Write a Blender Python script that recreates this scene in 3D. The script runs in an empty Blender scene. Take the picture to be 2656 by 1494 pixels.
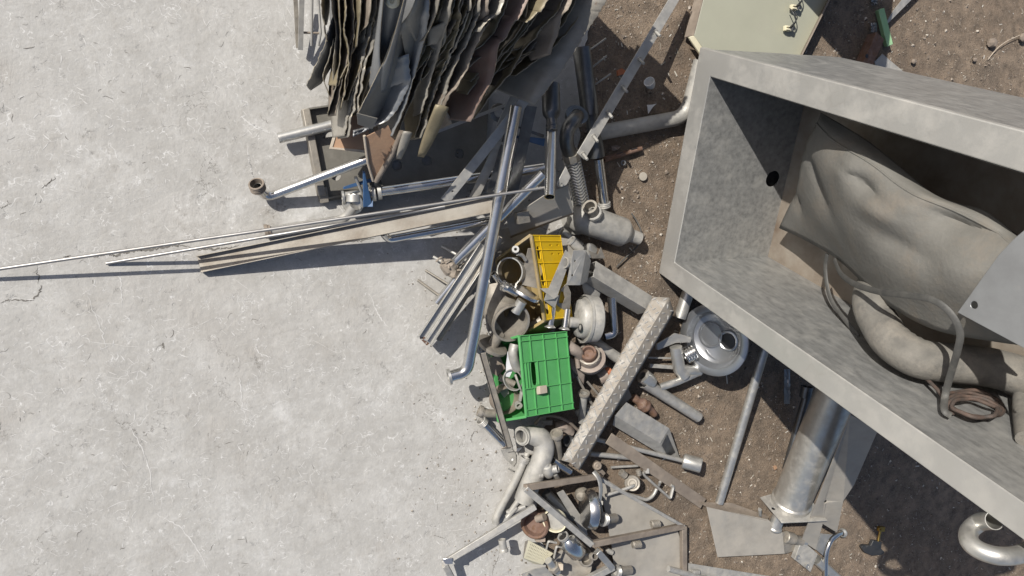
import bpy, math, random
from mathutils import Vector as V, Matrix, noise
from mathutils.geometry import tessellate_polygon
random.seed(7)
sc = bpy.context.scene
# ------------------------------------------------------------------ camera
FPX, CX, CY, CAMH = 2085.0, 1328.0, 747.0, 3.05      # focal length and centre in photo pixels, metres above ground
gv = V(((450 - CX) / FPX, (500 - CY) / FPX, 1)).normalized()   # gravity in the camera frame (x right, y down, z forward)
wz = -gv; wx = (V((1, 0, 0)) - gv.x * gv).normalized(); wy = wz.cross(wx)
M3 = Matrix((wx, wy, wz))
CAM = V((0, 0, CAMH))
cam = bpy.data.objects.new('camera', bpy.data.cameras.new('camera'))
sc.collection.objects.link(cam)
R_, D_, F_ = M3 @ V((1, 0, 0)), M3 @ V((0, 1, 0)), M3 @ V((0, 0, 1))
mw = Matrix((R_, -D_, -F_)).transposed().to_4x4(); mw.translation = CAM
cam.matrix_world = mw
cam.data.sensor_width = 36; cam.data.lens = 36 * FPX / 2656
cam.data.clip_start = .02; cam.data.clip_end = 400
sc.camera = cam
# ------------------------------------------------------------------ daylight
SUN = (M3 @ V((2053 - CX, 1530 - CY, FPX))).normalized()        # direction in which the sunlight travels
elev = math.asin(-SUN.z); azim = math.atan2(-SUN.x, -SUN.y)
wd = bpy.data.worlds.new('World'); sc.world = wd; wd.use_nodes = True
nt = wd.node_tree; sky = nt.nodes.new('ShaderNodeTexSky'); sky.sky_type = 'NISHITA'
sky.sun_disc = False; sky.sun_elevation = elev; sky.sun_rotation = azim
sky.altitude = 1200; sky.dust_density = 6.0; sky.ozone_density = 1.0
bg = nt.nodes['Background']; bg.inputs[1].default_value = .085
nt.links.new(sky.outputs[0], bg.inputs[0])
sl = bpy.data.lights.new('sun', 'SUN'); sl.energy = 4.9; sl.angle = math.radians(.53); sl.color = (1, .955, .88)
so = bpy.data.objects.new('sun', sl); sc.collection.objects.link(so)
so.rotation_euler = SUN.to_track_quat('-Z', 'Y').to_euler(); so.location = (0, 0, 8)
sc.view_settings.view_transform = 'Standard'; sc.view_settings.look = 'None'
sc.view_settings.exposure = 0.14; sc.view_settings.gamma = 1.0; sc.view_settings.use_curve_mapping = False
sc.cycles.use_denoising = True; sc.cycles.max_bounces = 6; sc.cycles.caustics_reflective = False

# ------------------------------------------------------------------ measuring: photo pixel + height above ground -> point
REG = dict(S=(0, 0, 1), R1=(640, 0, 4.025), R2=(1140, 0, 4.025), R3=(620, 260, 4.025), R4=(1140, 260, 4.025),
           R5=(1040, 560, 6.0375), R6=(1340, 560, 6.0375), R7=(1040, 760, 6.0375), R8=(1340, 760, 6.0375),
           S1=(1100, 980, 6.0375), S2=(1440, 980, 6.0375), S3=(1100, 1200, 4.928), S4=(1500, 1200, 4.928),
           S5=(1700, 0, 2.683), S6=(1660, 500, 2.576), S7=(1800, 900, 2.439), S8=(0, 400, 2.1467),
           T1=(740, 0, 8.05), T2=(1000, 0, 8.05), T3=(1300, 0, 7.244), T4=(1300, 1130, 9.058), T5=(1240, 1320, 7.576),
           T6=(1230, 840, 8.524), T7=(1690, 760, 7.247), T8=(1860, 1220, 5.2875))
def ray(r, x, y):
    ox, oy, s = REG[r]
    return M3 @ V(((ox + x / s - CX) / FPX, (oy + y / s - CY) / FPX, 1))
def q(r, x, y, h):
    d = ray(r, x, y); return CAM + d * ((h - CAMH) / d.z)
def qs(r, pts): return [q(r, *p) for p in pts]
def view(dx=0, dy=0):            # axis that points back at the camera, leaning right / down in the picture
    return (-F_ + R_ * dx + D_ * dy).normalized()
UP = V((0, 0, 1))

# ------------------------------------------------------------------ mesh building
def perp(a):
    a = a.normalized(); b = V((0, 0, 1)) if abs(a.z) < .9 else V((1, 0, 0))
    u = a.cross(b).normalized(); return u, a.cross(u).normalized()
def fillet(pts, R, n=7):
    out = [pts[0]]
    for i in range(1, len(pts) - 1):
        a, b, c = pts[i - 1], pts[i], pts[i + 1]
        u = (a - b); w = (c - b); k = min(R, u.length * .49, w.length * .49)
        s, e = b + u.normalized() * k, b + w.normalized() * k
        for j in range(n + 1):
            t = j / n; out.append(s * (1 - t) ** 2 + b * 2 * t * (1 - t) + e * t * t)
    out.append(pts[-1]); return out
def spline(pts, n=8):
    out = []; P = [pts[0] * 2 - pts[1]] + list(pts) + [pts[-1] * 2 - pts[-2]]
    for i in range(1, len(P) - 2):
        for j in range(n):
            t = j / n; a, b, c, d = P[i - 1:i + 3]
            out.append(.5 * (2 * b + (c - a) * t + (2 * a - 5 * b + 4 * c - d) * t * t + (3 * b - a - 3 * c + d) * t ** 3))
    out.append(pts[-1]); return out
class MB:
    def __init__(s): s.v = []; s.f = []
    def add(s, v, f):
        o = len(s.v); s.v += [V(x) for x in v]; s.f += [tuple(i + o for i in t) for t in f]; return s
    def tube(s, pts, r, n=18, wall=0, cap=True, flat=1.0, up=None):
        """round tube along pts; wall > 0 leaves the ends open and gives the tube that wall"""
        k = len(pts); rr = r if isinstance(r, (list, tuple)) else [r] * k
        t = [(pts[min(i + 1, k - 1)] - pts[max(i - 1, 0)]).normalized() for i in range(k)]
        u, _ = perp(t[0])
        if up is not None: u = (up - t[0] * up.dot(t[0])).normalized()
        rings = []
        for i in range(k):
            u = (u - t[i] * u.dot(t[i])).normalized(); w = t[i].cross(u)
            rings.append((pts[i], u.copy(), w, rr[i]))
        def shell(off):
            vs = []
            for c, u_, w_, r_ in rings:
                for j in range(n):
                    a = 2 * math.pi * j / n; vs.append(c + u_ * ((r_ - off) * math.cos(a) * flat) + w_ * ((r_ - off) * math.sin(a)))
            return vs
        def quads(o, fl): return [((o + i * n + j, o + i * n + (j + 1) % n, o + (i + 1) * n + (j + 1) % n, o + (i + 1) * n + j)[::fl]) for i in range(k - 1) for j in range(n)]
        vs = shell(0); fs = quads(0, -1)
        if wall:
            o = len(vs); vs += shell(wall); fs += quads(o, 1)
            for b, fl in ((0, 1), ((k - 1) * n, -1)):
                fs += [(b + j, b + (j + 1) % n, o + b + (j + 1) % n, o + b + j)[::fl] for j in range(n)]
        elif cap: fs += [tuple(range(n)), tuple(range((k - 1) * n, k * n))[::-1]]
        return s.add(vs, fs)
    def lathe(s, o, ax, prof, n=28, closed=False):
        """turned shape: prof = [(distance along the axis, radius), ...]"""
        ax = ax.normalized(); u, w = perp(ax); vs = []; k = len(prof)
        for t, r in prof:
            for j in range(n):
                a = 2 * math.pi * j / n; vs.append(o + ax * t + u * (max(r, 1e-5) * math.cos(a)) + w * (max(r, 1e-5) * math.sin(a)))
        m = k if closed else k - 1
        fs = [(i * n + j, i * n + (j + 1) % n, ((i + 1) % k) * n + (j + 1) % n, ((i + 1) % k) * n + j) for i in range(m) for j in range(n)]
        return s.add(vs, fs)
    def ring(s, o, ax, r, w, h, n=28): return s.lathe(o, ax, [(-h / 2, r), (h / 2, r), (h / 2, r - w), (-h / 2, r - w)], n, True)
    def thread(s, o, ax, r, length, turns=3, n=24, wall=.004):
        d = length / turns; pr = []
        for i in range(turns): pr += [(i * d, r * .93), (i * d + d * .25, r), (i * d + d * .6, r), (i * d + d * .85, r * .93)]
        pr += [(length, r * .93), (length, r * .93 - wall), (0, r * .93 - wall)]
        return s.lathe(o, ax, pr, n, True)
    def box(s, c, ax, ay, az):
        vs = [c + ax * i + ay * j + az * k for i in (-1, 1) for j in (-1, 1) for k in (-1, 1)]
        return s.add(vs, [(0, 1, 3, 2), (4, 6, 7, 5), (0, 4, 5, 1), (2, 3, 7, 6), (0, 2, 6, 4), (1, 5, 7, 3)])
    def bar(s, a, b, w, h, up=UP, roll=0):
        """rectangular bar from a to b, w wide and h high"""
        t = (b - a).normalized(); u = (up - t * up.dot(t)).normalized(); d = t.cross(u)
        if roll: u, d = u * math.cos(roll) + d * math.sin(roll), d * math.cos(roll) - u * math.sin(roll)
        return s.box((a + b) / 2, (b - a) / 2, d * w / 2, u * h / 2)
    def sweep(s, prof, a, b, up=UP, roll=0):
        """closed 2-D profile (side, up) drawn out from a to b"""
        t = (b - a).normalized(); u = (up - t * up.dot(t)).normalized(); d = t.cross(u)
        if roll: u, d = u * math.cos(roll) + d * math.sin(roll), d * math.cos(roll) - u * math.sin(roll)
        n = len(prof); vs = [e + d * x + u * y for e in (a, b) for x, y in prof]
        fs = [(i, (i + 1) % n, n + (i + 1) % n, n + i) for i in range(n)]
        tri = tessellate_polygon([[V((x, y, 0)) for x, y in prof]])
        fs += [tuple(x) for x in tri] + [tuple(n + i for i in x[::-1]) for x in tri]
        return s.add(vs, fs)
    def plate(s, poly, th, holes=()):
        """flat plate with real holes; th = thickness vector, or metres along the plate's own normal"""
        loops = [list(poly)] + [list(h) for h in holes]
        if not isinstance(th, V):
            nn = V((0, 0, 0)); P = loops[0]
            for i in range(len(P)): nn += P[i].cross(P[(i + 1) % len(P)]) if 0 else (P[i] - P[0]).cross(P[(i + 1) % len(P)] - P[0])
            if nn.z < 0: nn = -nn
            th = -nn.normalized() * th
        flat = [p for l in loops for p in l]; n = len(flat)
        tri = tessellate_polygon(loops)
        fs = [tuple(t) for t in tri] + [tuple(n + i for i in t[::-1]) for t in tri]
        o = 0
        for l in loops:
            k = len(l); fs += [(o + i, o + (i + 1) % k, n + o + (i + 1) % k, n + o + i) for i in range(k)]; o += k
        return s.add(flat + [p + th for p in flat], fs)
    def grid(s, rows):
        a, b = len(rows), len(rows[0])
        return s.add([p for r in rows for p in r], [(i * b + j, i * b + j + 1, (i + 1) * b + j + 1, (i + 1) * b + j) for i in range(a - 1) for j in range(b - 1)])
    def join(s, o): return s.add(o.v, o.f)
def circle(c, n, r, k=16):
    u, w = perp(n); return [c + u * (r * math.cos(2 * math.pi * i / k)) + w * (r * math.sin(2 * math.pi * i / k)) for i in range(k)]
def mesh_of(mb, mat, base, smooth=38):
    me = bpy.data.meshes.new('mesh'); me.from_pydata([tuple(p - base) for p in mb.v], [], mb.f)
    me.validate(); me.materials.append(mat)
    import bmesh
    bm = bmesh.new(); bm.from_mesh(me); bmesh.ops.recalc_face_normals(bm, faces=bm.faces); bm.to_mesh(me); bm.free()
    me.polygons.foreach_set('use_smooth', [True] * len(me.polygons))
    me.set_sharp_from_angle(angle=math.radians(smooth)); return me
LINK = sc.collection.objects.link
def mkobj(name, mb, mat, base, parent=None, opts=None):
    opts = opts or {}
    o = bpy.data.objects.new(name, mesh_of(mb, mat, base, opts.get('smooth', 38))); LINK(o)
    if parent: o.parent = parent
    else: o.location = base
    if opts.get('solid'):
        m = o.modifiers.new('thickness', 'SOLIDIFY'); m.thickness = opts['solid']; m.offset = opts.get('off', 0)
        if opts.get('edge'): o.data.materials.append(opts['edge']); m.material_offset_rim = 1
    if opts.get('bevel'):
        m = o.modifiers.new('bevel', 'BEVEL'); m.width = opts['bevel']; m.segments = 2; m.limit_method = 'ANGLE'; m.angle_limit = math.radians(40)
    if opts.get('kind'): o['kind'] = opts['kind']
    if opts.get('label'): o['label'] = opts['label']
    return o
def thing(name, label, cat, parts, group=None):
    """parts: (name, MB, material[, options[, sub-parts]]); one part makes a single mesh, more hang on an Empty at the base"""
    allv = [p for t in parts for p in t[1].v]; n = len(allv)
    c = sum(allv, V((0, 0, 0))) / n; base = V((c.x, c.y, min(p.z for p in allv)))
    if len(parts) == 1 and not (len(parts[0]) > 4 and parts[0][4]):
        t = parts[0]; o = mkobj(name, t[1], t[2], base, None, t[3] if len(t) > 3 else None)
    else:
        o = bpy.data.objects.new(name, None); LINK(o); o.location = base; o.empty_display_size = .05
        for t in parts:
            p = mkobj(t[0], t[1], t[2], base, o, t[3] if len(t) > 3 else None)
            for u in (t[4] if len(t) > 4 else ()): mkobj(u[0], u[1], u[2], base, p, u[3] if len(u) > 3 else None)
    o['label'] = label; o['category'] = cat
    if group: o['group'] = group
    return o
def setting(name, mb, mat, opts=None, parts=()):
    o = mkobj(name, mb, mat, V((0, 0, 0)), None, opts); o['kind'] = 'structure'
    for t in parts: mkobj(t[0], t[1], t[2], V((0, 0, 0)), o, t[3] if len(t) > 3 else None)
    return o

# ------------------------------------------------------------------ materials
def mat(name):
    m = bpy.data.materials.new(name); m.use_nodes = True; t = m.node_tree
    return m, t, t.nodes['Principled BSDF']
def nd(t, kind, **kw):
    n = t.nodes.new('ShaderNode' + kind)
    for k, v in kw.items():
        if k.startswith('i_'):
            key = k[2:]; n.inputs[int(key) if key.isdigit() else key.replace('_', ' ')].default_value = v
        else: setattr(n, k, v)
    return n
def noi(t, co, scale, detail=4, rough=.55, stretch=None):
    n = nd(t, 'TexNoise', i_Scale=scale, i_Detail=detail, i_Roughness=rough)
    if stretch:
        mp = nd(t, 'Mapping'); mp.inputs['Scale'].default_value = stretch; t.links.new(co, mp.inputs[0]); co = mp.outputs[0]
    t.links.new(co, n.inputs[0]); return n.outputs[0]
def ramp(t, x, a, b, ca=(0, 0, 0, 1), cb=(1, 1, 1, 1)):
    n = nd(t, 'ValToRGB'); e = n.color_ramp.elements
    e[0].position, e[1].position = a, b; e[0].color, e[1].color = ca, cb
    t.links.new(x, n.inputs[0]); return n.outputs[0]
def mix(t, f, a, b, kind='RGBA', blend='MIX'):
    n = nd(t, 'Mix', data_type=kind)
    if kind == 'RGBA': n.blend_type = blend; ia, ib, o = n.inputs[6], n.inputs[7], n.outputs[2]
    else: ia, ib, o = n.inputs[2], n.inputs[3], n.outputs[0]
    for s, x in ((n.inputs[0], f), (ia, a), (ib, b)):
        if isinstance(x, bpy.types.NodeSocket): t.links.new(x, s)
        else: s.default_value = x
    return o
def c4(c): return (*c, 1)
def metal(name, c1, c2, rough=.35, met=1.0, dust=0.0, dc=(.36, .33, .28), sc_=14, bump=.15, streak=None, rust=0, aniso=0):
    """bare or painted metal: two tones, patches of dust and rust, fine relief"""
    m, t, b = mat(name); pos = nd(t, 'NewGeometry').outputs[0]
    n1 = noi(t, pos, sc_, 5, .6, streak); base = mix(t, ramp(t, n1, .3, .7), c4(c1), c4(c2))
    n2 = noi(t, pos, sc_ * .8, 9, .72); dm = ramp(t, n2, .74 - dust * .62, 1.06 - dust * .62)
    col = mix(t, dm, base, c4(dc)) if dust else base
    rv = mix(t, n1, rough * .75, rough * 1.3, 'FLOAT'); mv = met
    if dust:
        rv = mix(t, dm, rv, .85 if met < .5 else .6, 'FLOAT'); mv = mix(t, dm, met, .05 if met < .5 else met * .45, 'FLOAT')
    if rust:
        n3 = noi(t, pos, sc_ * 1.3, 8, .7); rm = ramp(t, n3, .70 - rust * .35, .80 - rust * .35)
        rc = mix(t, noi(t, pos, 90, 3), (.085, .045, .028, 1), (.20, .115, .07, 1))
        col = mix(t, rm, col, rc); rv = mix(t, rm, rv, .9, 'FLOAT'); mv = mix(t, rm, mv, 0.0, 'FLOAT')
    L = t.links.new; L(col, b.inputs['Base Color'])
    for x, k in ((rv, 'Roughness'), (mv, 'Metallic')):
        if isinstance(x, float): b.inputs[k].default_value = x
        else: L(x, b.inputs[k])
    if bump:
        bp = nd(t, 'Bump', i_Strength=bump, i_Distance=.004); L(noi(t, pos, 60 if not streak else 30, 6, .65, streak), bp.inputs['Height']); L(bp.outputs[0], b.inputs['Normal'])
    return m
def plastic(name, c1, c2, rough=.5, dust=.2, dc=(.36, .33, .28), bump=.05, sc_=18):
    return metal(name, c1, c2, rough, 0.0, dust, dc, sc_, bump)
MT = dict(
    polished=metal('polished_steel', (.74, .73, .71), (.60, .59, .57), .20, .97, .20, (.50, .48, .45), sc_=26, bump=.04),
    chan=metal('stained_channel_steel', (.40, .375, .33), (.25, .215, .175), .5, .5, .45, (.38, .35, .30), sc_=11, bump=.15),
    floorp=metal('stained_tank_floor', (.36, .325, .275), (.17, .125, .09), .6, .2, .4, (.24, .19, .145), sc_=5, bump=.25),
    plated=metal('dusty_flat_plate', (.33, .315, .285), (.27, .25, .22), .6, .2, .68, (.35, .325, .285), sc_=12, bump=.12),
    panst=metal('spun_steel', (.42, .43, .445), (.34, .35, .365), .32, .85, .2, (.36, .355, .345), sc_=12, bump=.04),
    trayst=metal('dark_stained_tray', (.20, .19, .165), (.15, .14, .12), .55, .3, .4, (.235, .22, .19), sc_=14, bump=.1),
    braid=metal('braided_wire', (.62, .61, .58), (.48, .47, .44), .36, .8, .15, sc_=60, bump=0),
    steel=metal('stainless_steel', (.56, .55, .52), (.46, .45, .42), .36, .75, .42, (.43, .41, .37), sc_=26, bump=.08),
    dull=metal('dull_steel', (.45, .44, .415), (.33, .32, .30), .44, .45, .46, (.39, .37, .33), sc_=34, bump=.12),
    dusty=metal('dusty_steel', (.42, .41, .385), (.32, .31, .285), .48, .4, .52, (.40, .38, .34), sc_=34, bump=.15),
    beige=metal('dust_caked_steel', (.36, .335, .295), (.22, .20, .17), .48, .5, .55, (.335, .30, .25), sc_=32, bump=.25),
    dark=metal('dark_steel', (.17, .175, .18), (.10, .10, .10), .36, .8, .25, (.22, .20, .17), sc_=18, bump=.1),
    black=metal('black_plastic', (.02, .022, .024), (.035, .035, .036), .45, 0.0, .25, (.16, .15, .13), sc_=25),
    rust=metal('rusty_steel', (.20, .13, .10), (.13, .075, .055), .8, .1, .3, (.30, .24, .19), sc_=25, bump=.4, rust=.6),
    brown=metal('brown_stained_steel', (.29, .245, .20), (.20, .165, .135), .55, .3, .45, (.31, .26, .21), sc_=14, bump=.25, rust=.12),
    sheet=metal('grey_sheet_steel', (.33, .312, .275), (.23, .213, .185), .5, .25, .4, (.28, .255, .21), sc_=9, bump=.12, rust=.05),
    cutedge=metal('cut_sheet_edge', (.42, .39, .33), (.26, .21, .14), .45, .6, .3, (.33, .29, .22), sc_=45, bump=.2),
    sheetblue=metal('bluish_sheet_steel', (.33, .34, .35), (.26, .265, .27), .42, .55, .3, (.32, .31, .285), sc_=9, bump=.08),
    olive=metal('olive_stained_sheet', (.27, .228, .145), (.15, .125, .08), .5, .15, .3, (.24, .205, .14), sc_=16, bump=.35, rust=.1, streak=(1, 1, .5)),
    reddish=metal('reddish_sheet', (.25, .20, .175), (.21, .13, .10), .55, .25, .35, (.28, .24, .205), sc_=6, bump=.15, rust=.12),
    tank=metal('dusty_tank_rim', (.42, .415, .395), (.395, .387, .365), .45, .4, .45, (.40, .385, .355), sc_=9, bump=.04),
    tankin=metal('brushed_tank_lining', (.40, .402, .393), (.23, .232, .228), .40, .5, .42, (.35, .342, .318), sc_=16, bump=.2, streak=(3, 3, .35)),
    sleeve=metal('grey_canvas_rubber', (.17, .165, .15), (.135, .13, .117), .8, 0.0, .40, (.205, .178, .145), sc_=9, bump=.6),
    hose=metal('dusty_rubber_hose', (.20, .188, .165), (.12, .115, .105), .85, 0.0, .42, (.26, .235, .20), sc_=16, bump=.8),
    strap=metal('black_rubber_strap', (.05, .05, .048), (.085, .083, .077), .55, 0.0, .3, (.17, .16, .14), sc_=22, bump=.3),
    redrub=metal('red_brown_rubber', (.06, .054, .05), (.105, .066, .05), .75, 0.0, .3, (.17, .145, .12), sc_=24, bump=.5),
    blue=plastic('blue_paint', (.035, .085, .19), (.05, .11, .22), .42, .1),
    yellow=plastic('yellow_plastic', (.68, .44, .008), (.62, .39, .008), .5, .28, (.52, .38, .10), sc_=30),
    yellowd=plastic('dirty_yellow_plastic', (.36, .26, .10), (.26, .20, .10), .65, .5, (.36, .30, .21)),
    green=plastic('green_plastic', (.070, .285, .085), (.085, .32, .105), .5, .22, (.15, .31, .16)),
    cream=metal('cream_enamel', (.36, .36, .285), (.33, .33, .26), .45, 0.0, .3, (.33, .32, .26), sc_=6, bump=.04),
    creamedge=plastic('cream_plastic', (.66, .62, .46), (.6, .55, .4), .5, .2),
    white=plastic('white_plastic', (.74, .74, .72), (.66, .66, .65), .4, .1),
    whitesh=plastic('white_sheet', (.78, .79, .82), (.74, .75, .78), .35, .02),
    brass=metal('brass', (.62, .42, .12), (.45, .29, .08), .3, 1.0, .25, sc_=40),
    rag=metal('dirty_rag', (.30, .255, .21), (.21, .175, .14), .95, 0.0, .5, (.34, .30, .25), sc_=30, bump=.9),
    ply=metal('plywood', (.42, .27, .17), (.33, .20, .125), .7, 0.0, .35, (.46, .37, .28), sc_=10, bump=.3),
    plyedge=metal('plywood_edge', (.48, .42, .34), (.40, .33, .26), .8, 0.0, .4, sc_=30, bump=.4),
    greenwood=metal('green_painted_wood', (.30, .50, .28), (.24, .42, .22), .65, 0.0, .3, (.40, .46, .33), sc_=25, bump=.5, streak=(1, .3, 1)),
    rod=metal('steel_rod', (.40, .39, .38), (.30, .29, .28), .5, .9, .3, (.34, .33, .31), sc_=20, bump=.05),
    stone=metal('stone', (.16, .13, .105), (.23, .19, .155), .9, 0.0, .4, (.27, .22, .175), sc_=60, bump=.8),
    pinkish=metal('dusty_brown_casting', (.30, .245, .21), (.21, .165, .14), .65, .25, .55, (.34, .295, .25), sc_=24, bump=.4, rust=.25),
    terracotta=plastic('orange_plastic', (.42, .15, .07), (.34, .11, .05), .7, .3),
    glass=plastic('clouded_plastic', (.36, .33, .28), (.30, .275, .23), .25, .3),
)

def water_rings(m, dark):
    """dried water marks: thin closed outlines in patches"""
    t = m.node_tree; b = t.nodes['Principled BSDF']; src = b.inputs['Base Color'].links[0].from_socket; pos = nd(t, 'NewGeometry').outputs[0]
    wob = nd(t, 'Vector' + 'Math', operation='ADD'); n = nd(t, 'TexNoise', i_Scale=9.0, i_Detail=3.0); t.links.new(pos, n.inputs[0])
    k = nd(t, 'VectorMath', operation='SCALE'); k.inputs['Scale'].default_value = .05; t.links.new(n.outputs[1], k.inputs[0]); t.links.new(pos, wob.inputs[0]); t.links.new(k.outputs[0], wob.inputs[1])
    v = nd(t, 'TexVoronoi', feature='DISTANCE_TO_EDGE', i_Scale=13.0); t.links.new(wob.outputs[0], v.inputs[0])
    f = mix(t, 1.0, ramp(t, v.outputs[0], .008, .03, (.16, .16, .16, 1), (0, 0, 0, 1)), ramp(t, noi(t, pos, 2.2, 4), .52, .64), 'RGBA', 'MULTIPLY')
    t.links.new(mix(t, f, src, dark), b.inputs['Base Color'])
water_rings(MT['tank'], (.27, .245, .215, 1))

# ================================================================== ground
def concrete_mat():
    m, t, b = mat('concrete'); L = t.links.new; pos = nd(t, 'NewGeometry').outputs[0]
    big = noi(t, pos, 1.6, 5, .6); mid = noi(t, pos, 7, 9, .66); fine = noi(t, pos, 55, 8, .7); smear = noi(t, pos, 4.5, 8, .7)
    col = mix(t, ramp(t, big, .30, .70), (.365, .353, .33, 1), (.445, .436, .415, 1))
    col = mix(t, mix(t, ramp(t, mid, .45, .75), 0.0, .8, 'FLOAT'), col, (.56, .55, .525, 1))
    col = mix(t, mix(t, ramp(t, noi(t, pos, 30, 10, .74), .52, .70), 0.0, .55, 'FLOAT'), col, (.58, .575, .56, 1))
    col = mix(t, mix(t, ramp(t, noi(t, pos, 24, 10, .76), .50, .68), 0.0, .5, 'FLOAT'), col, (.31, .29, .26, 1))
    col = mix(t, ramp(t, smear, .58, .80), col, (.34, .315, .28, 1))
    col = mix(t, ramp(t, noi(t, pos, 11, 10, .75), .60, .72), col, (.30, .285, .26, 1))
    col = mix(t, mix(t, ramp(t, fine, .25, .75), .0, .42, 'FLOAT'), col, (.33, .32, .30, 1))
    speck = nd(t, 'TexVoronoi', i_Scale=42.0); L(pos, speck.inputs[0])
    sp = ramp(t, speck.outputs[0], .05, .13, (1, 1, 1, 1), (0, 0, 0, 1))
    gate = ramp(t, noi(t, pos, 9, 3), .55, .66)
    col = mix(t, mix(t, 1.0, sp, gate, 'RGBA', 'MULTIPLY'), col, (.19, .18, .165, 1))
    def iso(scale, detail, eps, gscale, g0, g1, off):          # broken hairlines along level lines of a noise
        mp = nd(t, 'Mapping'); mp.inputs['Location'].default_value = off; L(pos, mp.inputs[0])
        n_ = noi(t, mp.outputs[0], scale, detail, .6); s_ = nd(t, 'Math', operation='SUBTRACT'); L(n_, s_.inputs[0]); s_.inputs[1].default_value = .5
        a_ = nd(t, 'Math', operation='ABSOLUTE'); L(s_.outputs[0], a_.inputs[0])
        line = ramp(t, a_.outputs[0], eps * .35, eps, (1, 1, 1, 1), (0, 0, 0, 1)); return mix(t, 1.0, line, ramp(t, noi(t, mp.outputs[0], gscale, 4, .6), g0, g1), 'RGBA', 'MULTIPLY')
    sm_ = ramp(t, noi(t, pos, 3.2, 12, .78), .56, .70); col = mix(t, mix(t, sm_, 0.0, .75, 'FLOAT'), col, (.62, .615, .60, 1))
    tan = ramp(t, noi(t, pos, 1.1, 6, .6), .50, .72); col = mix(t, mix(t, tan, 0.0, .6, 'FLOAT'), col, (.37, .348, .316, 1))
    pitm = mix(t, 1.0, ramp(t, noi(t, pos, 4.2, 6, .7), .58, .70), ramp(t, noi(t, pos, 85, 5, .7), .48, .60), 'RGBA', 'MULTIPLY'); col = mix(t, pitm, col, (.215, .20, .18, 1))
    for a_ in ((9.0, 2.0, .006, 13.0, .54, .62, (0, 0, 0)), (14.0, 3.0, .008, 11.0, .55, .62, (3, 1, 0)), (5.0, 3.0, .0035, 7.0, .53, .62, (7, 4, 0)), (22.0, 2.0, .014, 17.0, .57, .64, (1, 9, 0))): col = mix(t, mix(t, iso(*a_), 0.0, .6, 'FLOAT'), col, (.70, .695, .68, 1))
    col = mix(t, iso(3.1, 7.0, .0022, 2.3, .56, .64, (11, 2, 0)), col, (.16, .15, .135, 1))
    L(col, b.inputs['Base Color']); b.inputs['Roughness'].default_value = .82
    trow = noi(t, pos, 24, 7, .65); trow2 = noi(t, pos, 34, 6, .6, (1.5, .6, 1))
    hgt = mix(t, .5, mix(t, gate, trow, trow2, 'FLOAT'), mix(t, .35, mid, fine, 'FLOAT'), 'FLOAT')
    pit = mix(t, 1.0, hgt, ramp(t, noi(t, pos, 17, 10, .75), .60, .74), 'FLOAT'); n = nd(t, 'Math', operation='SUBTRACT')
    L(hgt, n.inputs[0]); k = nd(t, 'Math', operation='MULTIPLY'); k.inputs[1].default_value = .5; L(ramp(t, noi(t, pos, 17, 10, .75), .60, .74), k.inputs[0]); L(k.outputs[0], n.inputs[1])
    bp = nd(t, 'Bump', i_Strength=.55, i_Distance=.012); L(n.outputs[0], bp.inputs['Height']); L(bp.outputs[0], b.inputs['Normal'])
    return m
def soil_mat():
    m, t, b = mat('soil'); L = t.links.new; pos = nd(t, 'NewGeometry').outputs[0]
    big = noi(t, pos, 2.2, 5, .6); mid = noi(t, pos, 16, 9, .7); fine = noi(t, pos, 130, 7, .72)
    col = mix(t, ramp(t, big, .35, .68), (.205, .150, .107, 1), (.305, .235, .172, 1))
    col = mix(t, ramp(t, mid, .33, .62), (.085, .066, .050, 1), col)
    col = mix(t, ramp(t, noi(t, pos, 1.3, 8, .7), .55, .68), col, (.105, .085, .068, 1))
    col = mix(t, mix(t, ramp(t, fine, .35, .75), .0, .55, 'FLOAT'), col, (.37, .31, .25, 1))
    vo = nd(t, 'TexVoronoi', i_Scale=150.0); L(pos, vo.inputs[0])
    col = mix(t, ramp(t, vo.outputs[0], .04, .12, (.6, .6, .6, 1), (0, 0, 0, 1)), col, (.40, .36, .30, 1))
    L(col, b.inputs['Base Color']); b.inputs['Roughness'].default_value = .95; b.inputs['Specular IOR Level'].default_value = .15
    bp = nd(t, 'Bump', i_Strength=1.0, i_Distance=.02); L(mix(t, .55, mid, fine, 'FLOAT'), bp.inputs['Height']); L(bp.outputs[0], b.inputs['Normal'])
    return m
def flecks_mat(name, dark, light, hi):
    m, t, b = mat(name); r = nd(t, 'NewGeometry').outputs['Random Per Island']
    n = nd(t, 'ValToRGB'); e = n.color_ramp.elements; e[0].color = c4(dark); e[1].color = c4(hi); e[1].position = .97
    x = e.new(.8); x.color = c4(light); t.links.new(r, n.inputs[0]); t.links.new(n.outputs[0], b.inputs['Base Color'])
    b.inputs['Roughness'].default_value = .9; return m
CONC, SOIL = concrete_mat(), soil_mat()
edge_px = [(1600, -700), (1560, -250), (1540, 0), (1510, 200), (1500, 400), (1470, 600), (1455, 760), (1440, 900), (1425, 1040), (1402, 1180), (1395, 1300), (1420, 1380), (1405, 1494), (1380, 1700), (1360, 2000)]
edge = []
for i in range(len(edge_px) - 1):
    a, b_ = q('S', *edge_px[i], 0), q('S', *edge_px[i + 1], 0)
    for j in range(14):
        p = a.lerp(b_, j / 14); edge.append(p + V((noise.noise(p * 9) * .03 + noise.noise(p * 40) * .012, noise.noise(p * 37) * .008, 0)))
top = V((edge[0].x, 30, 0)); bot = V((edge[-1].x, -30, 0))
sm = MB(); outline = [V((-40, 30, 0)), V((-40, -30, 0)), bot] + edge[::-1] + [top]
sm.plate(outline, V((0, 0, -.09)))
gx = [-1.0 + i * .0225 for i in range(290)]; gy = [-3.4 + j * .0225 for j in range(250)]
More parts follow.
